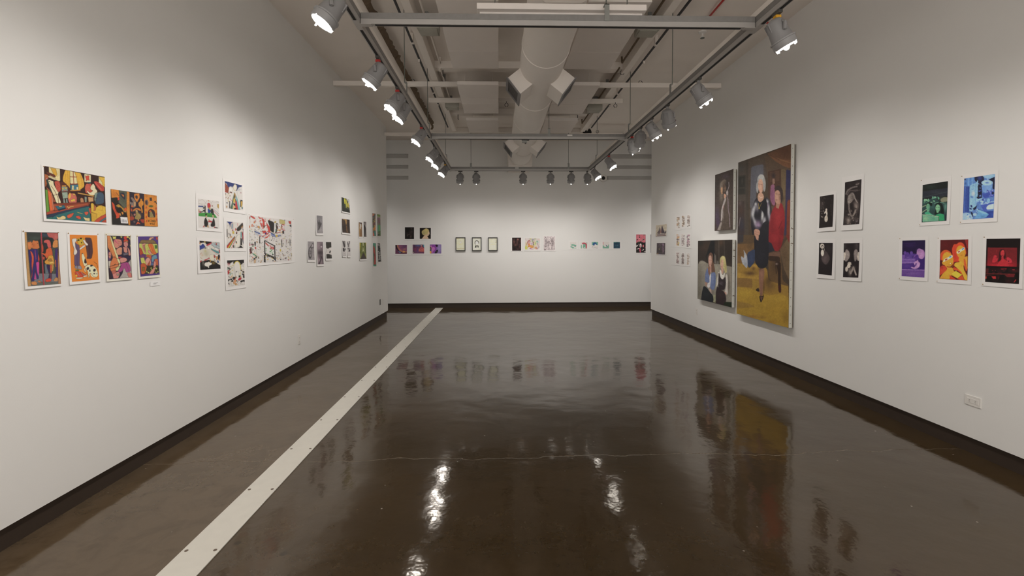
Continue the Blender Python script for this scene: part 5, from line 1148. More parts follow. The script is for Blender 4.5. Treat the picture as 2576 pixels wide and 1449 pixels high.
art('B', C12, q, grow(q, 40, 45, 40, 50), '''
b d2c6c6
e 6a5c5e 1830,235 22,24 ; l 7a6c6e 20 1800,280 1810,350 1850,400 ; l 8a7c7e 14 1860,280 1890,380 ; e 6a5e60 2080,270 24,22 ; s 8a7c7e 2200,280 40,40 .7 ; s 7c6e70 2160,370 70,60 .8 ; s 7a6c6e 1850,440 40,60 .7 ; l 4a3e40 18 1960,420 2040,450 ; s 85777a 1850,560 60,70 .8 ; s 6f6163 1950,500 60,60 .7 ; s 6a5c5e 2160,440 60,40 .8 ; s 75676a 2190,540 70,70 .7 ; e 544648 2062,550 24,20 ; l 6a5c5e 14 1990,440 2040,530 ; l 6a5c5e 14 2120,450 2080,540
s 6a5c5e 1840,690 40,40 .8 ; s 756769 1980,640 40,50 .7 ; s 6a5c5e 2160,640 50,50 .8 ; l 8a7a7e 16 1760,600 1765,880 ; l 85777a 16 1850,740 1850,880 ; l 7a6c6e 16 1940,700 1960,880 ; l 7c6e70 14 2030,760 2020,880 ; l 75676a 16 2150,680 2100,880 ; l 7c6e70 14 2190,700 2210,880 ; l 8a7c7e 12 2260,560 2280,860 ; p 5c4e50 1745,860 1860,840 1840,885 1745,887 ; n .22 30 6''', 'grey line drawing of crowded figures on the back wall', GE, curl=.012, dens=2.4)
GG = 'row of five small square teal prints on the back wall'
sq = [((105, 105, 300, 305), '''b dcd5d0
p 74b096 145,175 180,170 290,195 300,230 260,245 230,225 190,215 150,230 ; p 74b096 110,245 150,230 190,250 240,255 210,290 190,305 160,280 ; l b8c8be 5 105,110 112,165 150,185 ; e 2f5a78 258,240 12 12 ; l 74b096 6 190,300 300,300 ; n .03 20 3''', 'first of five small teal prints from the left, green lying shape'),
      ((430, 112, 628, 305), '''b dcd5d0
p 74b096 500,170 580,170 575,300 500,290 ; p c04858 468,130 540,120 610,150 618,200 612,300 582,300 580,190 560,165 468,172 ; p 74b096 432,210 462,185 462,295 432,300 ; p 74b096 600,120 628,115 622,160 ; s 5a9a80 520,250 20,20 .6 ; e dcd5d0 545,268 20 14''', 'second of five small teal prints from the left, red arch'),
      ((762, 105, 955, 300), '''b dcd5d0
p 74b096 762,105 955,105 952,190 920,205 880,160 800,200 764,200 ; e 2e5c92 852,168 62 50 ; p e4ddd8 850,180 880,165 900,200 940,200 940,240 850,230 840,205 ; l 9aa0a8 6 770,290 775,250 800,235 ; l 9aa0a8 7 820,290 850,262 880,270 890,290 935,292''', 'third of five small teal prints from the left, blue round head'),
      ((1090, 103, 1282, 300), '''b dcd5d0
p 78ad96 1090,205 1120,205 1135,240 1170,255 1220,240 1255,215 1260,180 1282,180 1282,298 1090,298 ; l c8606c 12 1105,105 1112,185 ; p 2e4c74 1185,205 1205,195 1228,240 1205,240 ; l a8b8b0 5 1150,190 1180,180 1200,190''', 'fourth of five small teal prints from the left, thin red line above green'),
      ((1418, 105, 1612, 298), '''b 27455a
p 4a8478 1418,105 1612,105 1612,125 1540,115 1418,135 ; s 4a7080 1490,205 30,24 .8 ; s 4f7686 1545,205 24,24 .8 ; s 1f3a50 1500,150 60,24 .8 ; s 3a6070 1510,260 30,16 .7 ; n .15 24 7''', 'last of five small teal prints, solid dark blue square')]
for r_, sp_, lab in sq:
    q = rectq(*r_); art('B', C13, q, grow(q, 42, 42, 42, 36), sp_, lab, GG, curl=.006, dens=2.6)
pink = '''b 2a2422
p d8707e 2238,135 2398,135 2398,260 2370,280 2330,250 2280,255 2240,280 ; k 5 22 2245 140 2395 270 10 9 0 e08090 d06070 3a2c2c e8909a 5a7a5a ; e 2a2422 2262,222 10 10 ; e 4a5a4a 2366,220 12 12
k 6 20 2242 280 2396 440 8 26 80 2a2422 e4dcd8 3c3433 d8ccc8 241e1d ; e d03848 2313,330 12 14 ; e e8dcd8 2314,322 18 34 ; e cf3040 2312,332 9 10 ; p d8506a 2290,370 2312,365 2318,440 2300,442 ; e e07080 2360,330 12 22 ; e 2a2422 2265,300 14 16 ; p c04060 2385,350 2400,340 2400,365
n .08 10 3'''
q = rectq(2238, 135, 2400, 445)
art('B', C13b, q, grow(q, 18, 20, 18, 20), pink, 'pink and black print at the right end of the back wall', GE, curl=.006, dens=2.2)
q = rectq(2487, 135, 2640, 445)
art('B', C13b, q, grow(q, 8, 12, 18, 20), pink, 'sliver of a pink print mostly hidden behind the right wall corner', GE, curl=.006, dens=1.5)
# ------------------------------------------------------------------ right wall, far half
C14 = (1640, 555, 15.26); C15 = (1690, 530, 9.99)
GH = 'small prints at the far end of the right wall'
q = [(158, 185), (575, 128), (558, 578), (152, 612)]
art('R', C14, q, grow(q, 22, 22, 22, 18), '''
b c8bca6
p 5a4c52 270,360 290,230 305,300 320,380 315,500 265,500 ; p 8a5450 325,470 340,260 360,360 365,480 ; p 4a3f4a 365,480 372,260 395,170 415,250 440,310 460,370 490,420 480,490 ; s 7a6a78 400,290 16,40 .5 ; p 51454e 480,460 520,420 545,375 555,440 530,500 490,500 ; p 6a5a58 200,480 250,380 270,420 270,500 ; l 6a5a58 6 155,560 210,470 ; p 8a7a78 210,500 520,490 520,560 210,580 ; l c8b8b0 8 250,510 255,570 ; l c8b8b0 8 320,500 325,565 ; l c8b8b0 8 400,495 402,565 ; l c8b8b0 8 470,490 472,560 ; p 6a4848 150,590 560,560 558,580 152,612
n .1 30 4''', 'pale drawing of dark pointed trees on a base line, far end of right wall', GH, curl=.008, dens=2.4)
q = [(190, 860), (516, 858), (511, 1302), (185, 1293)]
art('R', C14, q, grow(q, 28, 34, 28, 30), '''
b 50464a
s 75606e 330,930 80,60 .7 ; s a080a0 430,930 40,60 .9 ; s 8a6a88 430,1080 30,100 .9 ; s b890a8 435,1180 16,60 .8 ; s 3a3436 250,1150 80,120 .7 ; e d8c888 283,1090 12,18 ; s c89a60 230,1270 40,20 .7 ; s 5a60a0 310,1285 50,14 .7 ; s 302a30 380,950 30,30 .7 ; n .3 26 5''', 'dark purple print below the pointed tree drawing', GH, curl=.008, dens=2.4)
GI = 'three by three block of tiny sketches on the right wall'
cellq = [[(125, 155, 198, 445), (256, 130, 326, 412), (390, 118, 460, 405)], [(122, 595, 196, 882), (245, 585, 325, 880), (378, 600, 460, 905)], [(117, 1050, 186, 1330), (248, 1075, 312, 1348), (383, 1080, 446, 1358)]]
colsq = [['a08c70 7a6a58 c0a888 8a9078 dcd4cc b87a50', '8a7460 5a4c44 b09070 d8cfc8 7a6450', '8a7468 6a6058 a89088 d8d0ca 5a5a50'],
         ['d0946a 9a90a0 a08078 5a4a44 d8cfc8 c8a838', '8a7c78 a898a0 6a5c58 dcd4ce 958488', 'a07880 7a6a70 dcd4ce 504648 b8849a'],
         ['8a6c70 b8a8a4 a89088 6a5c58 dcd4ce', '7a6c6a dcd4ce 5a4c4a a89890', 'a8988c dcd4ce 8a7c70 b09880']]
rn = ('top', 'middle', 'bottom'); cn = ('left', 'centre', 'right')
for r in range(3):
    for k in range(3):
        a = cellq[r][k]; q = rectq(*a)
        # straight rows converge with the wall
        art('R', C15, q, grow(q, 28, 34, 22, 48 if r < 2 else 40), 'b dcd5d0 ; k %d 34 %d %d %d %d 12 26 85 %s ; k %d 16 %d %d %d %d 20 10 0 %s ; W .22 dcd5d0 ; n .1 14 %d' % (r*3+k+60, a[0]+6, a[1]+8, a[2]-6, a[3]-8, colsq[r][k], r*3+k+80, a[0]+8, a[1]+10, a[2]-8, a[3]-14, colsq[r][k], k+3),
            '%s %s tiny sketch of the block of nine' % (rn[r], cn[k]), GI, curl=.004, dens=2.2, name='tiny_sketch')
# ------------------------------------------------------------------ right wall: three canvases
C16 = (1840, 350, 5.796); C17 = (1840, 590, 5.573); C18 = (1745, 410, 7.626); C19 = (1745, 590, 7.245)
GJ = 'unframed oil portraits on canvas'
def canvas_painting(q, depth, gap, spec, cr, label, dens=1.5, gain=1.12, tears=()):
    X = WR-depth-gap; Q = [on_x(X, *p) for p in q]
    yn = (Q[1].y+Q[2].y)/2; yf = (Q[0].y+Q[3].y)/2; zt = (Q[0].z+Q[1].z)/2; zb = (Q[2].z+Q[3].z)/2
    root = thing('canvas_painting', label, 'painting', (WR-.001, (yn+yf)/2, zb), GJ); L0 = Vector(root.location)
    b = MB(); x0 = X-L0.x; x1 = WR-gap-L0.x; ya = yn-L0.y; yb = yf-L0.y; h = zt-zb
    b.box(x0, x1-.010, ya, yb, 0, h).build('canvas_edge', 'canvas', root, bevel=.003)
    MB().box(x1-.010, x1, ya+.004, yb-.004, .004, h-.004).build('stretcher', 'wood', root)
    MB().box(x1, -.0, ya+.12, ya+.16, h*.3, h*.9).box(x1, -.0, yb-.16, yb-.12, h*.3, h*.9).build('hanging_cleat', 'wood', root)
    wpx = abs(q[1][0]-q[0][0]); hpx = (q[3][1]-q[0][1]+q[2][1]-q[1][1])/2; nu = int(wpx*dens*1.15); nv = int(hpx*dens)
    cvs = Canvas(q, nu, nv); cvs.cr = cr; cvs.run(spec); cvs.blur(.6)
    H = homog(q); U, V = np.meshgrid(np.linspace(0, 1, nu), np.linspace(0, 1, nv)); d = H[2, 0]*U+H[2, 1]*V+1
    XX = (H[0, 0]*U+H[0, 1]*V+H[0, 2])/d
    # column positions along the wall: exact perspective of the flat rectangle
    Yp = np.array([on_x(X, float(x), 600).y for x in XX[nv//2]]); Yp = np.interp(np.linspace(0, 1, nu), np.linspace(0, 1, nu), Yp)
    Yp = yb+(Yp-Yp[0])/(Yp[-1]-Yp[0])*(ya-yb)
    P = np.stack([np.full((nv, nu), x0-.0007), np.tile(Yp, (nv, 1)), np.tile(np.linspace(h, 0, nv)[:, None], (1, nu))], -1)
    grid_mesh('painted_front', P, cvs.colours(gain), 'ink_print', root)
    n = int(h/.10)
    for k in range(n):
        z = (k+.5)*h/n
        MB().box(x0+.014, x0+.021, ya-.0018, ya+.001, z-.003, z+.003).build('staple', 'staple', root)
    for t in tears:
        z = h*t; MB().prism([(x0+.003, z), (x0+.02, z+.012), (x1-.012, z+.004), (x1-.012, z-.005), (x0+.018, z+.004)], 'y', ya-.0025, ya+.001).build('stain_patch', 'rust', root)
    return root
canvas_painting([(1857.8, 409), (1990.1, 361.7), (1984.1, 825), (1852.6, 788.8)], .050, .012, '''
c 1840 350 5.796
b 4a3d30
p 52453a 240,300 540,200 540,560 240,600 ; p 4e453c 100,340 250,300 250,1449 95,1449 ; s 3a322a 230,700 20,500 .7 ; s 5c5044 400,300 120,40 .5
p 5c5c64 290,400 470,360 470,560 380,560 360,900 290,1000 270,1000 ; s 686870 400,480 90,90 .6 ; s 524c48 300,1100 30,200 .5
p 3a362e 100,530 210,520 210,800 100,810 ; p 2c2a24 110,550 195,540 195,690 112,700 ; p 2e2b26 108,720 195,715 195,790 108,790 ; s 4a4a48 150,430 40,60 .6 ; s 4c4840 160,610 14,40 .6
p 413431 98,900 190,900 190,1449 95,1449 ; s 6a5c58 130,930 26,40 .6 ; s 3a3a48 150,1250 40,120 .8 ; l 7a7070 10 110,1260 130,1140 ; s 50382c 140,1030 40,60 .6
p 5c4a3a 480,250 700,200 860,440 800,500 790,1449 560,1449 560,900 530,560
p 6b4a34 520,210 870,75 870,300 700,330 600,290 ; p 7c5438 520,200 620,260 780,300 870,300 870,420 780,400 640,320 ; l 8e6644 12 600,250 720,300 860,340 ; l 5a3e30 10 560,230 700,300 ; s 5c3e30 780,180 90,70 .6
p 4c3426 535,470 720,430 725,950 540,980 ; p 5a4030 560,480 700,450 700,600 560,620 ; s 332a2c 615,530 34,50 .9 ; p 8a6a5a 600,570 630,570 635,640 600,660 ; p 8f5a76 575,660 630,650 640,960 600,960 565,860 ; s 7c4c68 590,800 30,110 .7
p 6c5a40 720,430 800,440 790,900 770,1100 740,900 ; s 7a6848 750,760 30,140 .6
p 3a3552 800,430 862,455 862,870 820,880 806,1100 800,1400 770,1400 785,1100 790,800 ; p 323054 805,440 862,460 862,700 805,720
p 7c3a28 815,890 862,870 858,1449 805,1449 810,1100 ; s 8a4430 835,980 20,100 .6
p 8c1f26 560,1130 600,1020 640,960 700,920 740,930 775,1050 780,1240 750,1449 545,1449 545,1300 ; s a82c30 680,1150 70,160 .7 ; s 6e1a22 730,1350 40,100 .6 ; s 741c24 590,1250 30,130 .5 ; l 6a1820 8 690,1300 740,1180
p 3c2f2c 620,720 650,680 700,665 745,720 755,800 745,880 720,930 710,760 660,735 ; p b88c74 635,760 665,735 700,745 715,800 720,920 690,960 655,940 632,880 ; s 8c6450 705,850 16,60 .6 ; s 7a5448 660,880 20,10 .7 ; l 5c4038 5 645,790 670,795 ; l 5c4038 5 690,795 710,800 ; s c89c84 665,840 16,30 .6 ; p a87a62 650,940 710,930 690,1010 650,990 ; s 3a2e2c 740,860 24,40 .8
e a8a8a6 435,600 56 92 ; e 9c9c9c 380,700 18 80 ; e b4b4b0 440,545 40 34 ; e 989896 480,660 22 100 ; s 7c7c7c 395,640 14,60 .6
p c89c84 395,600 420,575 450,585 465,650 462,720 450,775 420,780 400,740 388,680 ; s a87860 455,700 12,60 .6 ; s b06c60 410,740 14,8 .8 ; l 7a5848 4 395,650 410,655 ; l 7a5848 4 428,658 448,660 ; s d8b098 420,690 12,26 .6 ; l a07058 4 415,660 412,700
p c0947a 400,770 460,780 480,850 440,912 395,905 380,850 ; s d0a488 425,850 30,30 .5 ; l dcd0c0 5 405,830 430,850 455,840
p 25232a 380,840 395,905 440,915 500,840 540,850 575,920 590,1060 560,1120 545,1220 540,1449 410,1449 410,1330 340,1300 335,1400 300,1300 285,1180 290,1040 310,960 350,870
s 9c9ca4 330,1000 30,80 .95 25 ; s cfcfcf 318,1080 20,70 .9 10 ; s d4d4d0 345,1190 20,80 .9 -14 ; s 8a8490 380,1000 22,60 .8 ; s d0d0cc 452,1100 20,80 .95 6 ; s c8c4cc 480,1190 20,60 .85 12 ; s d0d0cc 545,1010 18,70 .9 ; s a8a4b0 555,1120 16,70 .85 ; s cfcfd0 520,900 26,34 .85 ; s c8c8c8 355,940 18,26 .9 ; s c0c0c4 315,1060 22,60 .9 20 ; s b8b8bc 335,1180 18,70 .9 -12 ; s c8c8c8 455,1110 18,70 .9 8 ; s b4b4b8 480,1170 22,44 .8 ; s bcb8c0 540,1060 16,80 .8 ; s b09ab8 525,960 18,44 .8 ; s 1e1e24 350,1120 18,60 .9 ; s 1e1e24 400,1110 34,60 .8 ; s 1e1e24 490,1040 26,70 .8 ; p 1f1e24 395,905 440,915 500,850 530,960 500,1120 440,1020 400,1000
s a08aa8 385,1230 50,56 .85 ; s b898bc 400,1250 34,24 .6 ; s 5c5468 390,1290 20,20 .7 ; l b89a40 5 395,930 405,1000 ; l b89a40 4 440,925 408,1000 ; e c8aa48 405,1000 8 14
p 25252a 285,1180 310,1300 335,1449 320,1449 288,1280 ; p 24242a 470,1200 545,1180 545,1449 415,1449 415,1320
p c08f78 330,1310 370,1300 415,1320 418,1370 390,1449 355,1449 332,1380 ; l 94644e 5 345,1340 400,1350 ; l 94644e 5 340,1370 395,1390 ; s d0a488 360,1330 20,14 .6
c 1840 590 5.573
p 5c4830 84,0 340,0 340,240 220,260 90,330 ; p 3c3a3e 88,0 170,0 165,100 90,110 ; s 3c3432 120,60 50,60 .6
p 7a5a32 84,130 340,110 330,400 180,480 82,400 ; s 5c4830 260,130 60,70 .7 ; s 6b5030 120,240 40,50 .6
p 6a5030 520,260 690,250 720,640 800,700 800,880 700,830 600,760 520,560 ; p 6f5a40 680,200 820,0 812,640 740,480 ; s 5c4632 740,300 50,180 .6 ; s 4a3828 600,420 50,120 .7 ; l 5a4630 6 700,420 800,650
p a07c2a 82,400 380,400 500,470 520,640 800,720 805,900 500,850 380,820 78,730 ; p 8a6830 82,605 290,610 290,740 80,725 ; p a4822c 290,640 380,650 380,760 290,750 ; p b08a2e 84,530 380,560 380,620 84,600 ; s c89a30 330,440 50,40 .8 ; s 5c4228 260,540 80,34 .95 ; s 5c4228 310,470 30,30 .8 ; s 76582c 540,720 110,80 .8 ; s 5c4428 520,640 60,80 .8
p b08c22 78,730 250,745 400,800 520,850 700,820 805,890 802,1310 690,1290 70,1105 ; s bd9a24 180,820 120,60 .7 ; s b8942a 640,900 120,50 .7 ; p 9c7a2e 74,930 230,960 330,1010 72,1040 ; s 8c6a22 760,1150 50,110 .7 ; s b8901e 620,1060 120,50 .5 ; s 9a6e2c 300,1150 90,26 .8 ; s a07420 560,1230 90,30 .6 ; s 8e6a2a 440,1160 60,20 .6
p 8c1f26 520,0 740,0 700,160 660,230 600,220 540,100 520,110 ; s a62a2e 620,40 70,50 .6 ; s 6c1a20 680,120 30,80 .6 ; p 792f26 760,0 818,0 815,120 790,60
p 2c2a36 510,90 560,110 605,215 520,250 ; p 6e5040 515,250 690,225 690,300 640,305 515,285 ; p 3c2a20 515,290 680,300 690,380 630,370 520,360
p 332219 610,370 690,370 695,450 690,600 695,700 700,800 680,815 660,790 655,700 655,560 640,450 ; p 48221f 655,700 685,700 700,800 680,812 662,780 ; l 3a281e 12 620,380 630,540 ; s b8a8a0 635,405 18,16 .7
p 23232a 320,0 520,0 525,250 510,420 460,470 390,470 335,390 320,260 ; s 2c2c36 420,300 70,120 .6 ; p c08f78 330,0 385,0 378,80 350,60 ; p 1f1f26 318,60 350,90 350,260 322,240
p 34405c 220,250 330,190 328,380 250,470 225,430 ; s 3e4c6c 280,330 30,60 .7 ; p a6aab2 168,200 185,230 215,280 225,340 228,440 210,470 180,430 150,400 130,300 150,300 180,330 178,260 ; s 868c98 195,400 20,30 .6 ; s c4c8cc 190,310 16,40 .6
p 8d6450 385,472 465,470 462,560 440,700 440,860 400,860 395,740 385,620 ; s a87a62 425,560 20,70 .6 ; s 5c3c30 455,700 10,80 .7 ; s 5c4034 400,480 30,20 .6 ; p 7c5444 350,760 385,740 392,800 365,800
p 201a18 390,850 440,860 452,840 455,720 460,720 452,880 412,960 395,900 ; p 6c4c3c 403,860 440,870 425,930 405,900 ; p 2a201c 340,770 370,740 392,770 388,795 350,788 ; s 6a4c40 372,765 10,10 .6
n .09 9 7 ; n .05 40 9''', (1840, 350, 5.796), 'tall large oil painting of a standing white haired woman and a seated figure in red', tears=(.54, .46))
canvas_painting([(1799.4, 440.4), (1845.3, 424.7), (1843.6, 577.8), (1797.5, 580.9)], .048, .012, '''
b 44372f
s 564840 600,900 160,300 .6 ; s 54445a 450,1000 50,180 .9 ; s 4c3a58 470,1150 40,120 .8 ; s 5c4c58 620,260 80,60 .6 ; s 58463c 700,1100 60,200 .5 ; s 3a322c 450,400 40,200 .6
p 54473d 600,620 690,590 710,900 725,1270 520,1292 545,1100 560,880 590,760 ; s 5e5046 640,900 50,260 .6 ; s 85796c 530,640 46,120 .8 ; p 7a6a5c 515,400 540,340 590,310 630,330 640,420 620,520 600,560 560,540 520,500 ; s a89a8c 520,440 18,80 .7 ; s 352a28 630,420 44,100 .95 ; s 8c7c6c 580,360 40,50 .6 ; s 5a4436 585,450 20,80 .8
p c8966e 525,470 555,450 560,540 555,600 530,590 520,530 ; s dcae84 535,520 16,40 .8 ; s 4c3a30 575,540 16,60 .9 ; s c8906c 605,480 10,40 .7 ; p cf9c80 580,580 620,600 630,640 600,690 580,670
e b8aca8 645,570 20 50 ; l b0a4a8 10 655,520 680,440 675,370 ; l a894a0 10 640,630 660,700 665,900 685,1000 695,1230 ; l 9c8894 7 655,720 670,920
p b4aaa6 620,640 625,700 590,800 560,880 550,1000 545,1110 520,1130 525,920 550,820 585,700 ; p a89c94 510,1140 545,1130 510,1290 455,1280 490,1200 ; s 9c5c58 575,850 10,40 .6 ; s c8bebc 560,980 14,120 .6 ; s 80766a 500,1230 30,50 .5
n .15 22 3 ; n .07 8 6''', C18, 'small dark oil painting of a head in profile, above the couple portrait')
canvas_painting([(1756, 605.6), (1843.7, 603.1), (1839.6, 773.6), (1754.9, 751.2)], .050, .012, '''
b 332a24
s 45342a 220,230 120,110 .8 ; s 55402e 500,150 50,70 .8 ; s 20201e 130,160 50,60 .6 ; p 18191b 320,110 385,110 385,520 345,520 350,350 240,380 240,520 225,400 270,260 ; p 6b645c 380,340 410,400 412,540 375,530 ; l 7c7468 6 465,110 465,520 ; l 6c6458 6 562,110 565,420 ; p 5c5852 425,480 460,500 460,545 420,540 ; s 2c2420 640,300 70,160 .7 ; s 4a4038 430,250 40,130 .5
p 8c877a 80,550 110,490 150,475 210,500 250,535 370,540 470,545 600,575 698,600 690,1230 640,1240 75,1170 ; s 746c60 110,800 50,200 .7 ; s a49c88 420,640 60,100 .7 ; s b0a894 160,520 50,30 .7 ; s 9a8f80 650,750 50,160 .6 ; s 6c665a 100,1050 50,120 .6 ; s a89e8e 200,640 40,90 .5 ; p a8a890 400,850 450,700 440,900 400,1000 ; s 5c554c 640,900 16,200 .7 ; p 9c9c7c 360,1100 400,1100 395,1245 350,1230
e 6f4a3c 315,440 44,110 ; p 70503f 270,400 300,345 345,360 360,500 390,650 390,710 320,700 300,620 270,600 ; p 8a5f4a 250,620 290,580 300,720 280,760 ; p c69a88 270,430 290,385 325,390 335,480 325,560 300,610 280,560 268,490 ; s d8b09c 295,470 20,40 .6 ; s a86a5c 295,555 14,8 .7 ; l 6a4438 4 280,470 298,472 ; l 6a4438 4 310,472 328,475 ; p b88a78 295,600 325,580 325,680 300,720
p 6a7aa4 235,640 265,610 265,700 290,770 290,890 205,870 210,730 ; p 6c7ca8 330,700 390,690 405,760 400,900 370,1020 330,1010 300,970 305,760 ; s 8090b8 345,800 30,90 .6 ; s 55648c 385,850 16,90 .6 ; p d4d2d4 285,770 320,700 318,780 300,960 270,980 240,950 260,880 290,880 ; p a88474 205,870 250,880 240,960 205,920 ; p c4a494 270,980 320,1000 330,1100 310,1070 ; s 786a68 340,1060 30,40 .6
p 1f2329 180,935 240,970 300,1060 350,1110 362,1210 330,1235 135,1190 150,1060 ; s 2c3238 220,1080 50,60 .5
p c4b878 480,460 500,410 540,390 575,410 590,480 605,620 605,700 575,720 550,620 500,600 480,560 ; s dccf94 540,430 30,30 .7 ; s a89c5c 580,600 16,90 .7 ; p d0a48c 495,480 520,455 545,480 545,580 530,640 505,650 490,590 ; s e0b8a0 515,540 16,36 .6 ; s a8605a 515,600 14,8 .7 ; s 9c8850 505,500 10,24 .6 ; p c89c88 500,640 540,620 550,680 520,740 500,700
p dcd8d0 480,640 500,660 515,740 540,750 565,690 570,760 530,830 490,800 470,740 ; p d6d0c8 450,690 470,690 450,900 410,970 430,820 ; p 30262a 455,700 475,720 490,800 530,835 580,770 585,900 560,1020 470,1010 445,950 ; s 6a646a 500,890 40,30 .6 ; l 7a7478 5 470,900 530,930 ; p cfc8c0 585,740 610,730 630,900 620,1080 590,1110 560,1060 590,950 ; p c89888 540,1040 590,1060 600,1110 560,1080 ; s 6c5c50 625,960 10,120 .7
p 33262a 430,940 470,1000 550,1040 580,1110 590,1200 555,1290 400,1250 400,1060 ; s 402f30 480,1130 50,80 .6 ; p 1d2a1a 560,1230 640,1230 688,1240 685,1330 540,1280 ; s 9c948a 640,1160 40,60 .5
n .1 10 5 ; n .05 40 4''', C19, 'square oil painting of two women seated on a pale sofa', tears=(.84, .75, .17))
# ------------------------------------------------------------------ right wall, near half
C20 = (2050, 430, 5.0); C21 = (2300, 415, 9.056); C22 = (2250, 580, 9.66); C23 = (2440, 580, 9.056)
GK2 = 'four narrow black and white prints on the right wall'; GL2 = 'single colour duotone prints on the near right wall'
art('R', C20, [(65, 322), (240, 295), (232, 703), (62, 720)], [(38, 285), (272, 248), (266, 752), (36, 766)], '''
b 231c1b
s 4a403e 90,430 34,80 .8 ; k 3 36 68 400 120 600 7 6 0 8a807a 5c524e 231c1b 3c3230 ; k 4 16 70 330 230 400 12 10 0 3a302e 2c2422
e cfc4b8 148,490 12 18 ; p d6ccc0 118,530 135,500 160,500 165,560 150,570 140,520 125,545 ; e cfc4b4 148,600 22 42 ; s e8e0d4 140,620 12,20 .7 ; s 1c1615 200,550 24,140 .7 ; l 4a403e 6 205,420 210,560 ; n .15 12 3''', 'upper left black print with a small pale robed figure', GK2, curl=.018, dens=1.5)
art('R', C20, [(382, 145), (590, 103), (568, 668), (366, 683)], [(343, 82), (624, 33), (606, 736), (338, 750)], '''
b 2b2323
l 6f6562 20 395,290 420,240 470,210 530,195 ; l 5c5250 12 410,300 440,250 540,240 ; l 544a48 8 440,280 570,240 ; s 5c5250 540,160 24,20 .8 ; l 8a807c 7 520,170 550,165 560,150
s 1c1616 400,180 30,40 .7 ; p 857b75 430,300 470,270 500,290 495,350 470,390 440,415 415,400 412,350 ; s b8aca4 430,400 14,16 .9 ; s a89c94 432,330 16,26 .6 ; s 5c524e 480,340 20,40 .6 ; l 8a807a 16 490,290 510,350 540,400
s 9a8c84 520,430 34,50 .8 ; s 7a6e68 540,460 20,60 .6 ; l 7c716b 20 430,410 440,500 460,560 490,590 ; l 8c8078 22 530,440 510,520 490,560 ; s 1f1818 470,450 26,40 .8 ; s a89a90 430,620 34,40 .9 ; s 5c524e 520,600 40,30 .7 ; s 9c8e96 535,630 18,16 .7 ; s 4c4240 400,600 20,40 .6 ; k 5 24 380 450 560 670 10 10 0 4a403e 6a5e5a 3a3130 8c8078 ; n .2 12 4''', 'upper right black print, largest of the four, winding pale figure', GK2, curl=.018, dens=1.5)
art('R', C20, [(55, 905), (228, 905), (220, 1315), (50, 1297)], [(28, 858), (264, 856), (256, 1362), (24, 1346)], '''
b 221c1e
s 3c3434 170,980 50,60 .6 ; p 4a4040 110,1000 150,1010 200,1100 150,1190 100,1150 80,1080 ; s 6c5c5c 130,1110 40,50 .7 ; e ddd3c6 94,945 27 32 ; e 3c3230 97,950 14 18 ; e c8bcb0 98,955 8 12 ; e d8cec2 98,1030 20 42 ; s f0e8dc 92,1040 10,24 .7 ; l b8aca0 6 115,960 125,1000 ; n .12 12 5''', 'lower left black print, pale haloed head with a fading cloak', GK2, curl=.012, dens=1.5)
art('R', C20, [(366, 910), (565, 905), (555, 1343), (362, 1335)], [(334, 855), (602, 845), (592, 1392), (328, 1374)], '''
b 241d20
s 4c4444 380,940 24,40 .6 ; s 5c5254 530,940 30,50 .6 ; p 8f8480 385,1000 405,980 440,1020 445,1080 400,1150 370,1120 ; s b8aca4 415,1050 22,50 .7 ; p d8cdc0 364,1030 385,1020 395,1060 375,1130 364,1120 ; p 8a7f7c 490,1020 515,980 545,1000 540,1090 510,1150 495,1110 ; s a89a94 515,1050 18,50 .7 ; p d4c9bc 545,1020 560,1020 558,1130 540,1130 535,1080
e cfc4b6 440,1165 24 22 ; e ddd2c4 432,1195 22 26 ; l b8aca0 7 430,1150 455,1150 462,1180 ; e d0c5b8 405,1235 18 32 ; s a89c92 450,1270 24,50 .8 ; l a89c94 20 460,1290 490,1210 525,1305 ; s 8c8078 490,1220 24,26 .7 ; s 1c1618 480,1110 20,60 .7 ; s 241d20 480,1300 14,30 .8 ; n .15 12 6''', 'lower right black print with clustered pale figures', GK2, curl=.012, dens=1.5)
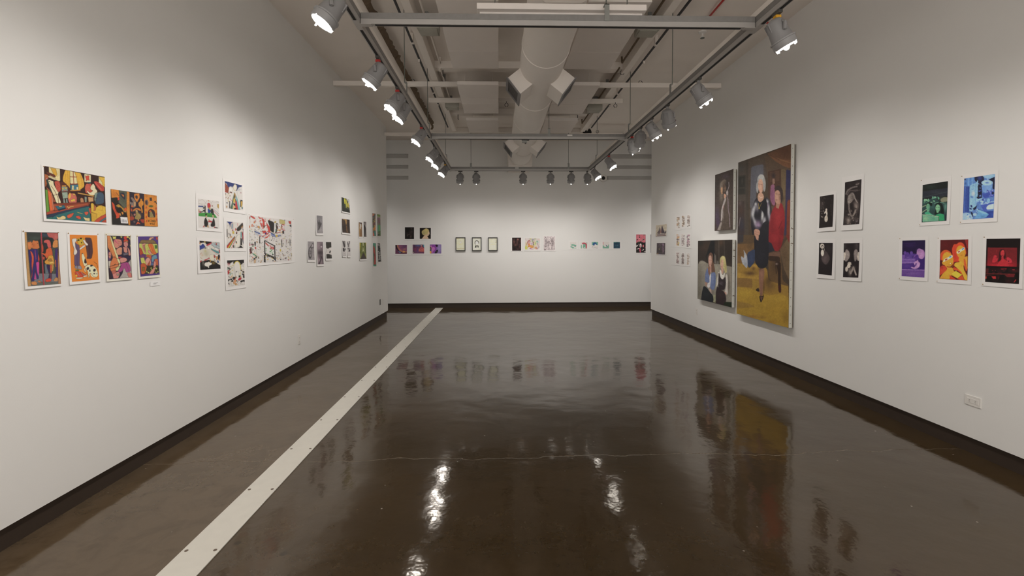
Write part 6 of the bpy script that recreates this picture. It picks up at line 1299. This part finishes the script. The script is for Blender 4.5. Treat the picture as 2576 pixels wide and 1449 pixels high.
art('R', C21, [(198, 455), (775, 368), (745, 1270), (180, 1308)], [(150, 325), (855, 250), (812, 1352), (118, 1392)], '''
b 1e2220
s 2c3c34 380,500 160,60 .6 ; p 2b2f3a 195,600 770,520 765,700 195,760 ; s 3a4048 500,620 160,40 .6 ; s 556058 660,780 110,60 .8 ; l 4a5450 8 200,740 770,610
p 2e4a4a 190,790 500,760 600,860 755,850 750,1270 185,1300 ; p 8a8a70 600,780 680,730 765,740 765,830 620,850
k 3 9 210 770 360 870 16 24 90 6fae84 8cc49a 3a6a5c ; k 4 12 410 710 580 830 15 22 90 6aa884 3a5a5c 5a9a84 2e4448 ; e 8cc8a0 245,800 18 28 ; e 7ab894 330,790 14 24 ; e 7fc09a 430,735 14 20 ; e 86c49c 480,735 14 24 ; e 5ea884 560,760 20 26 ; e 8cc4a0 400,850 30 12 ; l 7ab894 12 450,920 480,870 560,850
s 3a6a64 420,960 60,60 .7 ; e 3a5a58 430,900 40 50 ; s 6aa490 720,960 40,110 .7 ; l 74b49a 12 600,850 690,870 ; l 9cb088 18 185,960 290,910 ; l b0c49c 14 185,1080 290,1010
p 172320 270,930 285,870 330,850 400,860 420,890 410,940 375,930 340,890 300,900 ; e 6fb48c 322,950 42 72 ; p 6aae88 285,960 360,960 350,1060 300,1070 ; s 4a8a74 350,990 18,60 .7 ; l 2c4a44 6 290,930 315,935 ; l 2c4a44 6 330,935 355,930 ; s 3a6a5c 320,1010 14,6 .8 ; p 3fae84 230,1110 280,1060 360,1080 400,1120 470,1140 300,1140
p 142220 490,900 520,870 600,860 650,900 680,1000 690,1110 650,1120 600,1080 490,1140 465,1110 490,1050 ; e 84c494 545,980 54 80 ; p 7ab88c 500,1000 590,1000 560,1090 520,1090 ; s 5a9a7c 590,1000 16,70 .7 ; l 2c4a44 7 505,965 530,970 ; l 2c4a44 7 550,970 580,965 ; s 4a7a64 535,1040 16,6 .8
p 25a068 540,1120 600,1110 690,1125 700,1265 570,1272 575,1190 480,1150 ; p 6fb492 185,1135 550,1165 560,1272 185,1300 ; s 9ccc9c 270,1220 60,50 .8 ; s 4a9a7c 450,1230 60,40 .6 ; l b4c8a4 12 185,1135 400,1140 500,1170 570,1180 ; l 8a8478 10 570,1180 560,1270 ; p 20303a 180,1130 195,1140 200,1300 180,1305 ; p 26343c 700,1140 745,1120 745,1270 705,1268
n .12 14 3''', 'green print of two people sitting in a theatre', GL2, curl=.004, pins='03', dens=1.5)
art('R', C21, [(1145, 310), (1848, 205), (1815, 1205), (1115, 1250)], [(1068, 228), (1934, 108), (1898, 1292), (1042, 1338)], '''
b 5c86cc
p 24263c 1380,270 1580,235 1600,330 1560,480 1540,800 1430,760 1440,400 1380,350 ; s 3c4ca0 1500,300 60,60 .8 ; p 5f94d8 1148,310 1380,275 1370,420 1290,480 1145,480 ; l 4a78c4 14 1200,310 1200,460 ; l 8ab8e4 12 1240,310 1240,470 ; l 4a78c4 12 1290,300 1290,470 ; l 8ab8e4 12 1330,290 1330,460 ; e 20243a 1165,330 14 20 ; s 2e4c94 1170,420 20,50 .7
p 3a54a8 1140,490 1270,490 1280,1080 1120,1090 ; l 5078c8 16 1170,500 1150,1080 ; l 2e4690 16 1240,500 1230,1080 ; l 7cc0e0 14 1275,500 1270,1050
p 8cc0e0 1275,460 1430,400 1440,350 1465,350 1450,780 1410,960 1330,1050 1270,1050 ; s d8dcec 1350,650 40,60 .9 ; l 6aa4d8 12 1410,420 1400,900 ; l a8d8f0 16 1300,800 1300,1000 ; p 5c8cd0 1290,700 1350,720 1350,760 1290,740 ; l 4a7cc8 8 1330,480 1360,470 ; l 4a7cc8 8 1320,560 1360,545
l 24263c 5 1445,500 1530,460 ; k 3 14 1450 420 1535 740 16 12 40 3c4aa0 5c7ccc 24263c 7a98d8
p 90c0e8 1560,250 1700,225 1848,210 1840,270 1760,320 1620,300 ; l a8ccec 10 1600,260 1800,240 ; l 9cc4e8 20 1680,280 1680,350 ; p 20203a 1700,330 1840,270 1835,560 1790,540 1800,400
p 7aa8e0 1535,450 1790,450 1740,620 1650,640 1560,600 ; s 5c88d4 1580,540 40,60 .6 ; e 9cc8f0 1668,405 132 62 ; e b0d4f4 1665,400 100 44 ; e 7aa4dc 1665,405 50 22 ; e 5c80c0 1665,405 20 8
p 4058b8 1540,640 1650,650 1730,590 1820,560 1820,720 1700,740 1600,760 ; k 4 14 1620 580 1820 720 24 16 30 7c84d8 4858b8 9aa0e0 ; e 28284a 1800,640 26 30 ; p 20203a 1430,720 1540,740 1500,770 1430,750
k 5 22 1430 770 1820 900 30 18 -20 8ab4e4 4a60bc 3a4aa8 a8ccf0 6c90d8 ; p 9cd0ec 1420,790 1560,750 1560,780 1420,830 ; e 8cc0e8 1700,810 36 50 ; l a8c8f0 14 1540,900 1820,830 ; p 4860c0 1520,920 1820,860 1820,1000 1600,1060 ; p c8e4f0 1650,960 1700,910 1820,880 1820,1000 1700,1020 1655,1010
p 3046a0 1430,990 1620,1060 1815,1040 1815,1200 1600,1200 1500,1100 ; k 6 12 1290 930 1500 1130 22 16 40 1c203c 6c98d8 a0c8ec 2c3470 ; p 1e2240 1340,1000 1440,920 1420,990 1380,1030 ; p 1e2240 1290,1060 1340,1090 1350,1180 1330,1180 ; e a8ccec 1390,1130 44 34
p 68a8dc 1450,1020 1720,1120 1650,1190 1560,1210 1380,1220 1460,1100 ; p 88c4e8 1440,1010 1600,1060 1700,1110 1600,1120 1450,1050 ; s 4a88cc 1560,1170 60,30 .6
p 9cc4e8 1118,1100 1200,1080 1310,1120 1350,1200 1330,1240 1115,1250 ; k 7 18 1125 1100 1330 1240 20 14 0 c8dcf0 7ca8e0 a8c8ec 5c88d0 ; s 3a5cb8 1780,1140 40,60 .7
n .1 16 4''', 'blue print of a large cup among drinks and boxes', GL2, curl=.004, pins='03', dens=1.5)
art('R', C22, [(200, 245), (757, 232), (740, 1142), (185, 1108)], [(120, 168), (842, 150), (818, 1242), (115, 1190)], '''
b 4c2c80
p 241640 198,240 757,232 750,540 540,560 200,580 ; s 38205c 400,360 160,50 .7 ; s 2c1a48 650,330 90,70 .6 ; l 3c2468 10 230,310 520,300
p 563490 195,580 500,560 500,690 192,690 ; e 6a44a0 265,540 36 40 ; e 5c3c98 330,560 34 36 ; e 6444a0 420,545 38 42 ; p 7a54ac 195,600 260,580 270,640 240,690 192,690 ; p 5c3c94 290,600 370,590 360,690 250,690 ; p 5e3e98 370,590 470,590 490,690 360,690 ; s a078c8 340,650 40,10 .8 ; s 3c2270 460,640 30,30 .7
p 7c58ac 190,690 520,690 520,780 190,780 ; l a884cc 10 192,695 520,692 ; l b890d4 14 190,790 500,785 ; p 50308a 188,805 480,800 420,880 430,930 188,935 ; s 6a48a0 300,860 90,40 .5 ; p 3c2070 600,700 745,660 742,940 560,940 630,850 640,780
l b48cd0 16 187,950 742,962 ; p 6c4898 186,965 741,975 740,1142 185,1108 ; s 8460ac 420,1040 180,40 .6 ; l 4a2c7c 10 310,1020 350,1010 390,1020 ; s 5a3890 240,1080 60,30 .6 ; l 5c3c8c 8 240,730 280,720
p ba86c0 560,460 610,430 660,450 720,480 742,540 740,620 700,690 640,695 600,660 560,590 545,560 ; s 9460ac 600,480 50,36 .8 ; s c890d0 670,600 40,60 .7 ; s b070b8 710,520 30,50 .6 ; p 5c3494 500,600 560,575 600,610 590,680 550,720 510,690 ; l 9468b4 14 480,650 510,600 550,580 ; s 4a2880 550,620 24,30 .7
p c090c8 540,740 580,700 590,760 630,780 635,830 600,900 530,935 450,930 400,890 430,880 490,900 520,870 490,830 480,770 ; p 6c4498 520,800 560,790 540,850 490,880 ; s d8a8d8 600,850 24,40 .6
n .1 16 5''', 'purple print of a person leaning over theatre seats', GL2, curl=.004, pins='03', dens=1.5)
art('R', C22, [(1125, 230), (1803, 213), (1785, 1215), (1103, 1170)], [(1048, 150), (1888, 125), (1872, 1322), (1028, 1260)], '''
b 5c1a1c
s 6c2020 1250,350 120,80 .6 ; p 9c2c28 1720,220 1803,215 1800,440 1770,420 ; p d84422 1115,900 1160,850 1230,850 1290,900 1290,960 1230,1010 1110,1100 ; p b82828 1240,850 1300,880 1400,900 1280,960 ; s a82424 1150,900 60,40 .6
p e0421c 1450,330 1530,330 1560,290 1640,285 1690,320 1740,430 1760,560 1720,600 1600,700 1580,760 1460,760 1430,900 1420,600 1405,460 1420,400 ; s c83420 1480,600 40,120 .6 ; s e85a24 1600,330 60,30 .7
e e2a00c 1625,520 112 160 -12 ; p e2a010 1560,560 1700,640 1790,620 1785,930 1700,860 1640,780 1560,740 1580,660 ; s e8b40c 1600,440 60,40 .6 ; s c87808 1640,600 40,20 .6 ; p dd5c1c 1690,680 1730,700 1780,940 1760,1000 1710,900
p f0e4c0 1515,520 1600,460 1700,400 1720,420 1710,470 1640,500 1570,565 1530,560 ; p b42c28 1550,510 1590,488 1605,510 1565,540 ; p 5098dc 1638,450 1690,418 1705,435 1660,475
e de5a14 1265,620 140 150 -20 ; p e24a18 1130,600 1200,500 1200,560 1170,640 1150,740 1125,700 ; e e2a40c 1310,700 130 180 -15 ; p e2a00c 1160,770 1190,740 1300,900 1420,900 1440,700 1430,850 1400,920 1300,930 1230,840 1180,830 ; s d88c08 1350,860 60,60 .6 ; s e8b818 1250,580 50,30 .6
p f0e8c4 1180,770 1220,690 1330,640 1400,590 1430,610 1420,650 1350,690 1250,745 ; p b83028 1235,700 1290,675 1300,700 1250,735 ; p 5098dc 1335,640 1380,610 1395,640 1350,665
e f4e8c8 1370,797 16 10 ; e a84a14 1400,800 8 8 ; p dca80c 1290,900 1430,900 1450,980 1600,1040 1660,1070 1540,1160 1380,1080 1350,1180 1103,1170 1180,1050 1280,960 ; s e8b80c 1300,1030 70,50 .6 ; s e0881c 1180,1140 60,30 .6
p e8540e 1440,880 1560,930 1700,1000 1780,1190 1640,1050 1540,970 1440,960 ; s b83018 1480,900 40,20 .8 ; p ecb60c 1465,800 1520,770 1570,770 1620,740 1680,800 1700,950 1782,1100 1785,1215 1720,1200 1640,1010 1520,900 1460,860 ; s f0c818 1530,850 40,30 .6 ; s d89010 1640,850 30,60 .6
p f0cc14 1400,1050 1500,980 1660,1070 1540,1165 ; p d8401c 1355,1080 1520,1190 1355,1180 ; p d8501c 1540,1170 1660,1080 1720,1210 1620,1205 ; e f0e8d0 1510,978 8 8 ; s c84814 1740,1000 10,80 .5
n .06 16 6''', 'orange and yellow print of two people in cardboard glasses', GL2, curl=.004, pins='03', dens=1.5)
art('R', C23, [(385, 188), (1158, 180), (1128, 1220), (358, 1170)], [(308, 115), (1238, 90), (1208, 1335), (282, 1255)], '''
b 1c1212
p 7a1c22 415,385 1085,390 1075,828 405,800 ; s b01428 560,780 200,60 .9 ; s b81428 860,780 200,70 .9 ; s 9c1826 440,700 60,80 .6 ; s 6a1a20 900,470 150,60 .6
p 3c1418 690,440 740,420 790,430 815,500 830,620 790,640 800,700 770,690 690,690 650,715 640,690 670,640 665,560 ; p c83038 715,470 750,440 790,450 800,540 770,600 715,580 700,520 ; s d84840 755,470 26,20 .6 ; l 3a1418 8 715,566 770,566 ; p c02430 720,590 780,590 770,640 850,690 900,810 620,810 660,720 730,660
p c42434 545,600 560,560 610,560 625,600 600,640 650,620 640,680 600,720 510,740 520,660 ; l a02028 14 600,520 620,440 ; p c8283c 840,620 880,600 950,650 970,700 960,740 860,740 ; p 3a1418 865,685 910,690 890,715 ; s d01c30 700,790 250,24 .8
p 181010 370,800 1130,835 1125,880 365,860 ; p 4c1a1a 365,860 440,865 430,970 362,960 ; s 5c1c1e 1030,920 100,40 .7 ; p b02028 510,905 600,900 580,930 540,930 ; p 8c1c24 640,870 850,860 840,890 700,885 ; p a82430 940,890 1030,880 1020,905 ; k 3 14 440 870 940 980 40 30 0 181012 2a1418 3c181c
l 8a2c28 16 362,985 740,990 1030,995 ; l 6a1c20 14 365,1020 500,1020 ; p 701c22 800,1010 1030,990 1020,1060 860,1060 ; p c83424 362,1045 400,1050 395,1095 360,1100 ; p c0282a 500,1045 600,1040 605,1100 540,1100 ; s 7a1c20 660,1080 20,50 .6 ; e 130d0d 450,1080 60 60 ; p 130d0d 400,1090 510,1090 520,1180 380,1170 ; e 130d0d 740,1060 50 56 ; p 130d0d 680,1080 800,1080 820,1200 620,1190 ; e 120c0c 1085,1010 46 60 ; p 120c0c 1040,1060 1125,1060 1125,1220 1060,1210 ; s 3c1818 900,1150 90,50 .7 ; p a82428 1005,1180 1050,1110 1072,1120 1030,1180
p 1a1111 385,188 1158,180 1150,385 380,380 ; n .12 14 7''', 'red print of a cinema screen above dark seats', GL2, curl=.004, pins='03', dens=1.5)
# ------------------------------------------------------------------ labels and sockets
for x0, y0, x1, y1, w_, lab in ((1979, 838, 1993, 844, 'R', 'small label card under the near corner of the tall painting'), (1843, 592, 1850, 596, 'R', 'tiny label card between the two smaller oil paintings')):
    c = thing('wall_label', lab, 'label', tuple(on_x(WR, (x0+x1)/2, y1)+Vector((-.001, 0, 0)))); card(c, w_, x0, y0, x1, y1, 1)
def outlet(name, wall, x, y, horizontal, lab, dark=False, cat='socket'):
    P = on_x(WL if wall == 'L' else WR, x, y); c = thing(name, lab, cat, tuple(P))
    sg = 1 if wall == 'L' else -1; hw, hh = (.058, .036) if horizontal else (.036, .058)
    def bx(d0, d1, a0, a1, z0, z1, nm_, mt_, bev=0):
        x0, x1 = sorted((sg*d0, sg*d1)); return MB().box(x0, x1, a0, a1, z0, z1).build(nm_, mt_, c, bevel=bev)
    bx(0, .006, -hw, hw, -hh, hh, 'cover', 'lampdark' if dark else 'outlet', .0018)
    bx(.005, .0075, -hw*.74 if horizontal else -.017, hw*.74 if horizontal else .017, -.017 if horizontal else -hh*.62, .017 if horizontal else hh*.62, 'insert', 'lampdark' if dark else 'outlet', .001)
    for s in (-1, 1):
        for t in (-.006, .006):
            a = (s*.022+(0 if horizontal else 0), t) if horizontal else (t, s*.022)
            if horizontal: bx(.0072, .0078, a[0]-.0045, a[0]+.0045, a[1]-.0012, a[1]+.0012, 'slot', 'outshade')
            else: bx(.0072, .0078, a[0]-.0012, a[0]+.0012, a[1]-.0045, a[1]+.0045, 'slot', 'outshade')
    return c
outlet('wall_socket', 'R', 2448.5, 1009, True, 'white double socket mounted sideways low on the near right wall')
outlet('wall_socket', 'L', 752, 854, False, 'white upright socket low on the left wall')
outlet('wall_socket', 'R', 1753, 784, False, 'white socket low on the right wall left of the couple portrait')
outlet('wall_socket', 'L', 956, 760, False, 'dark wall plate low at the far end of the left wall', dark=True)
outlet('wall_socket', 'L', 963, 759, False, 'white wall plate beside the dark plate, far end of the left wall')
P = on_y(YB, 1517, 448.5); c = thing('security_camera', 'round white camera with a black centre high on the back wall', 'camera', tuple(P))
MY = Matrix.Rotation(PI/2, 4, 'X')
MB().lathe([(.095, 0), (.095, .02), (.085, .035), (.05, .045), (.046, .045)], 36, M4=MY).build('housing', 'outlet', c, smooth=True)
MB().lathe([(.046, .040), (.040, .058), (.02, .068), (0, .07)], 28, M4=MY).build('dome', 'black', c, smooth=True)
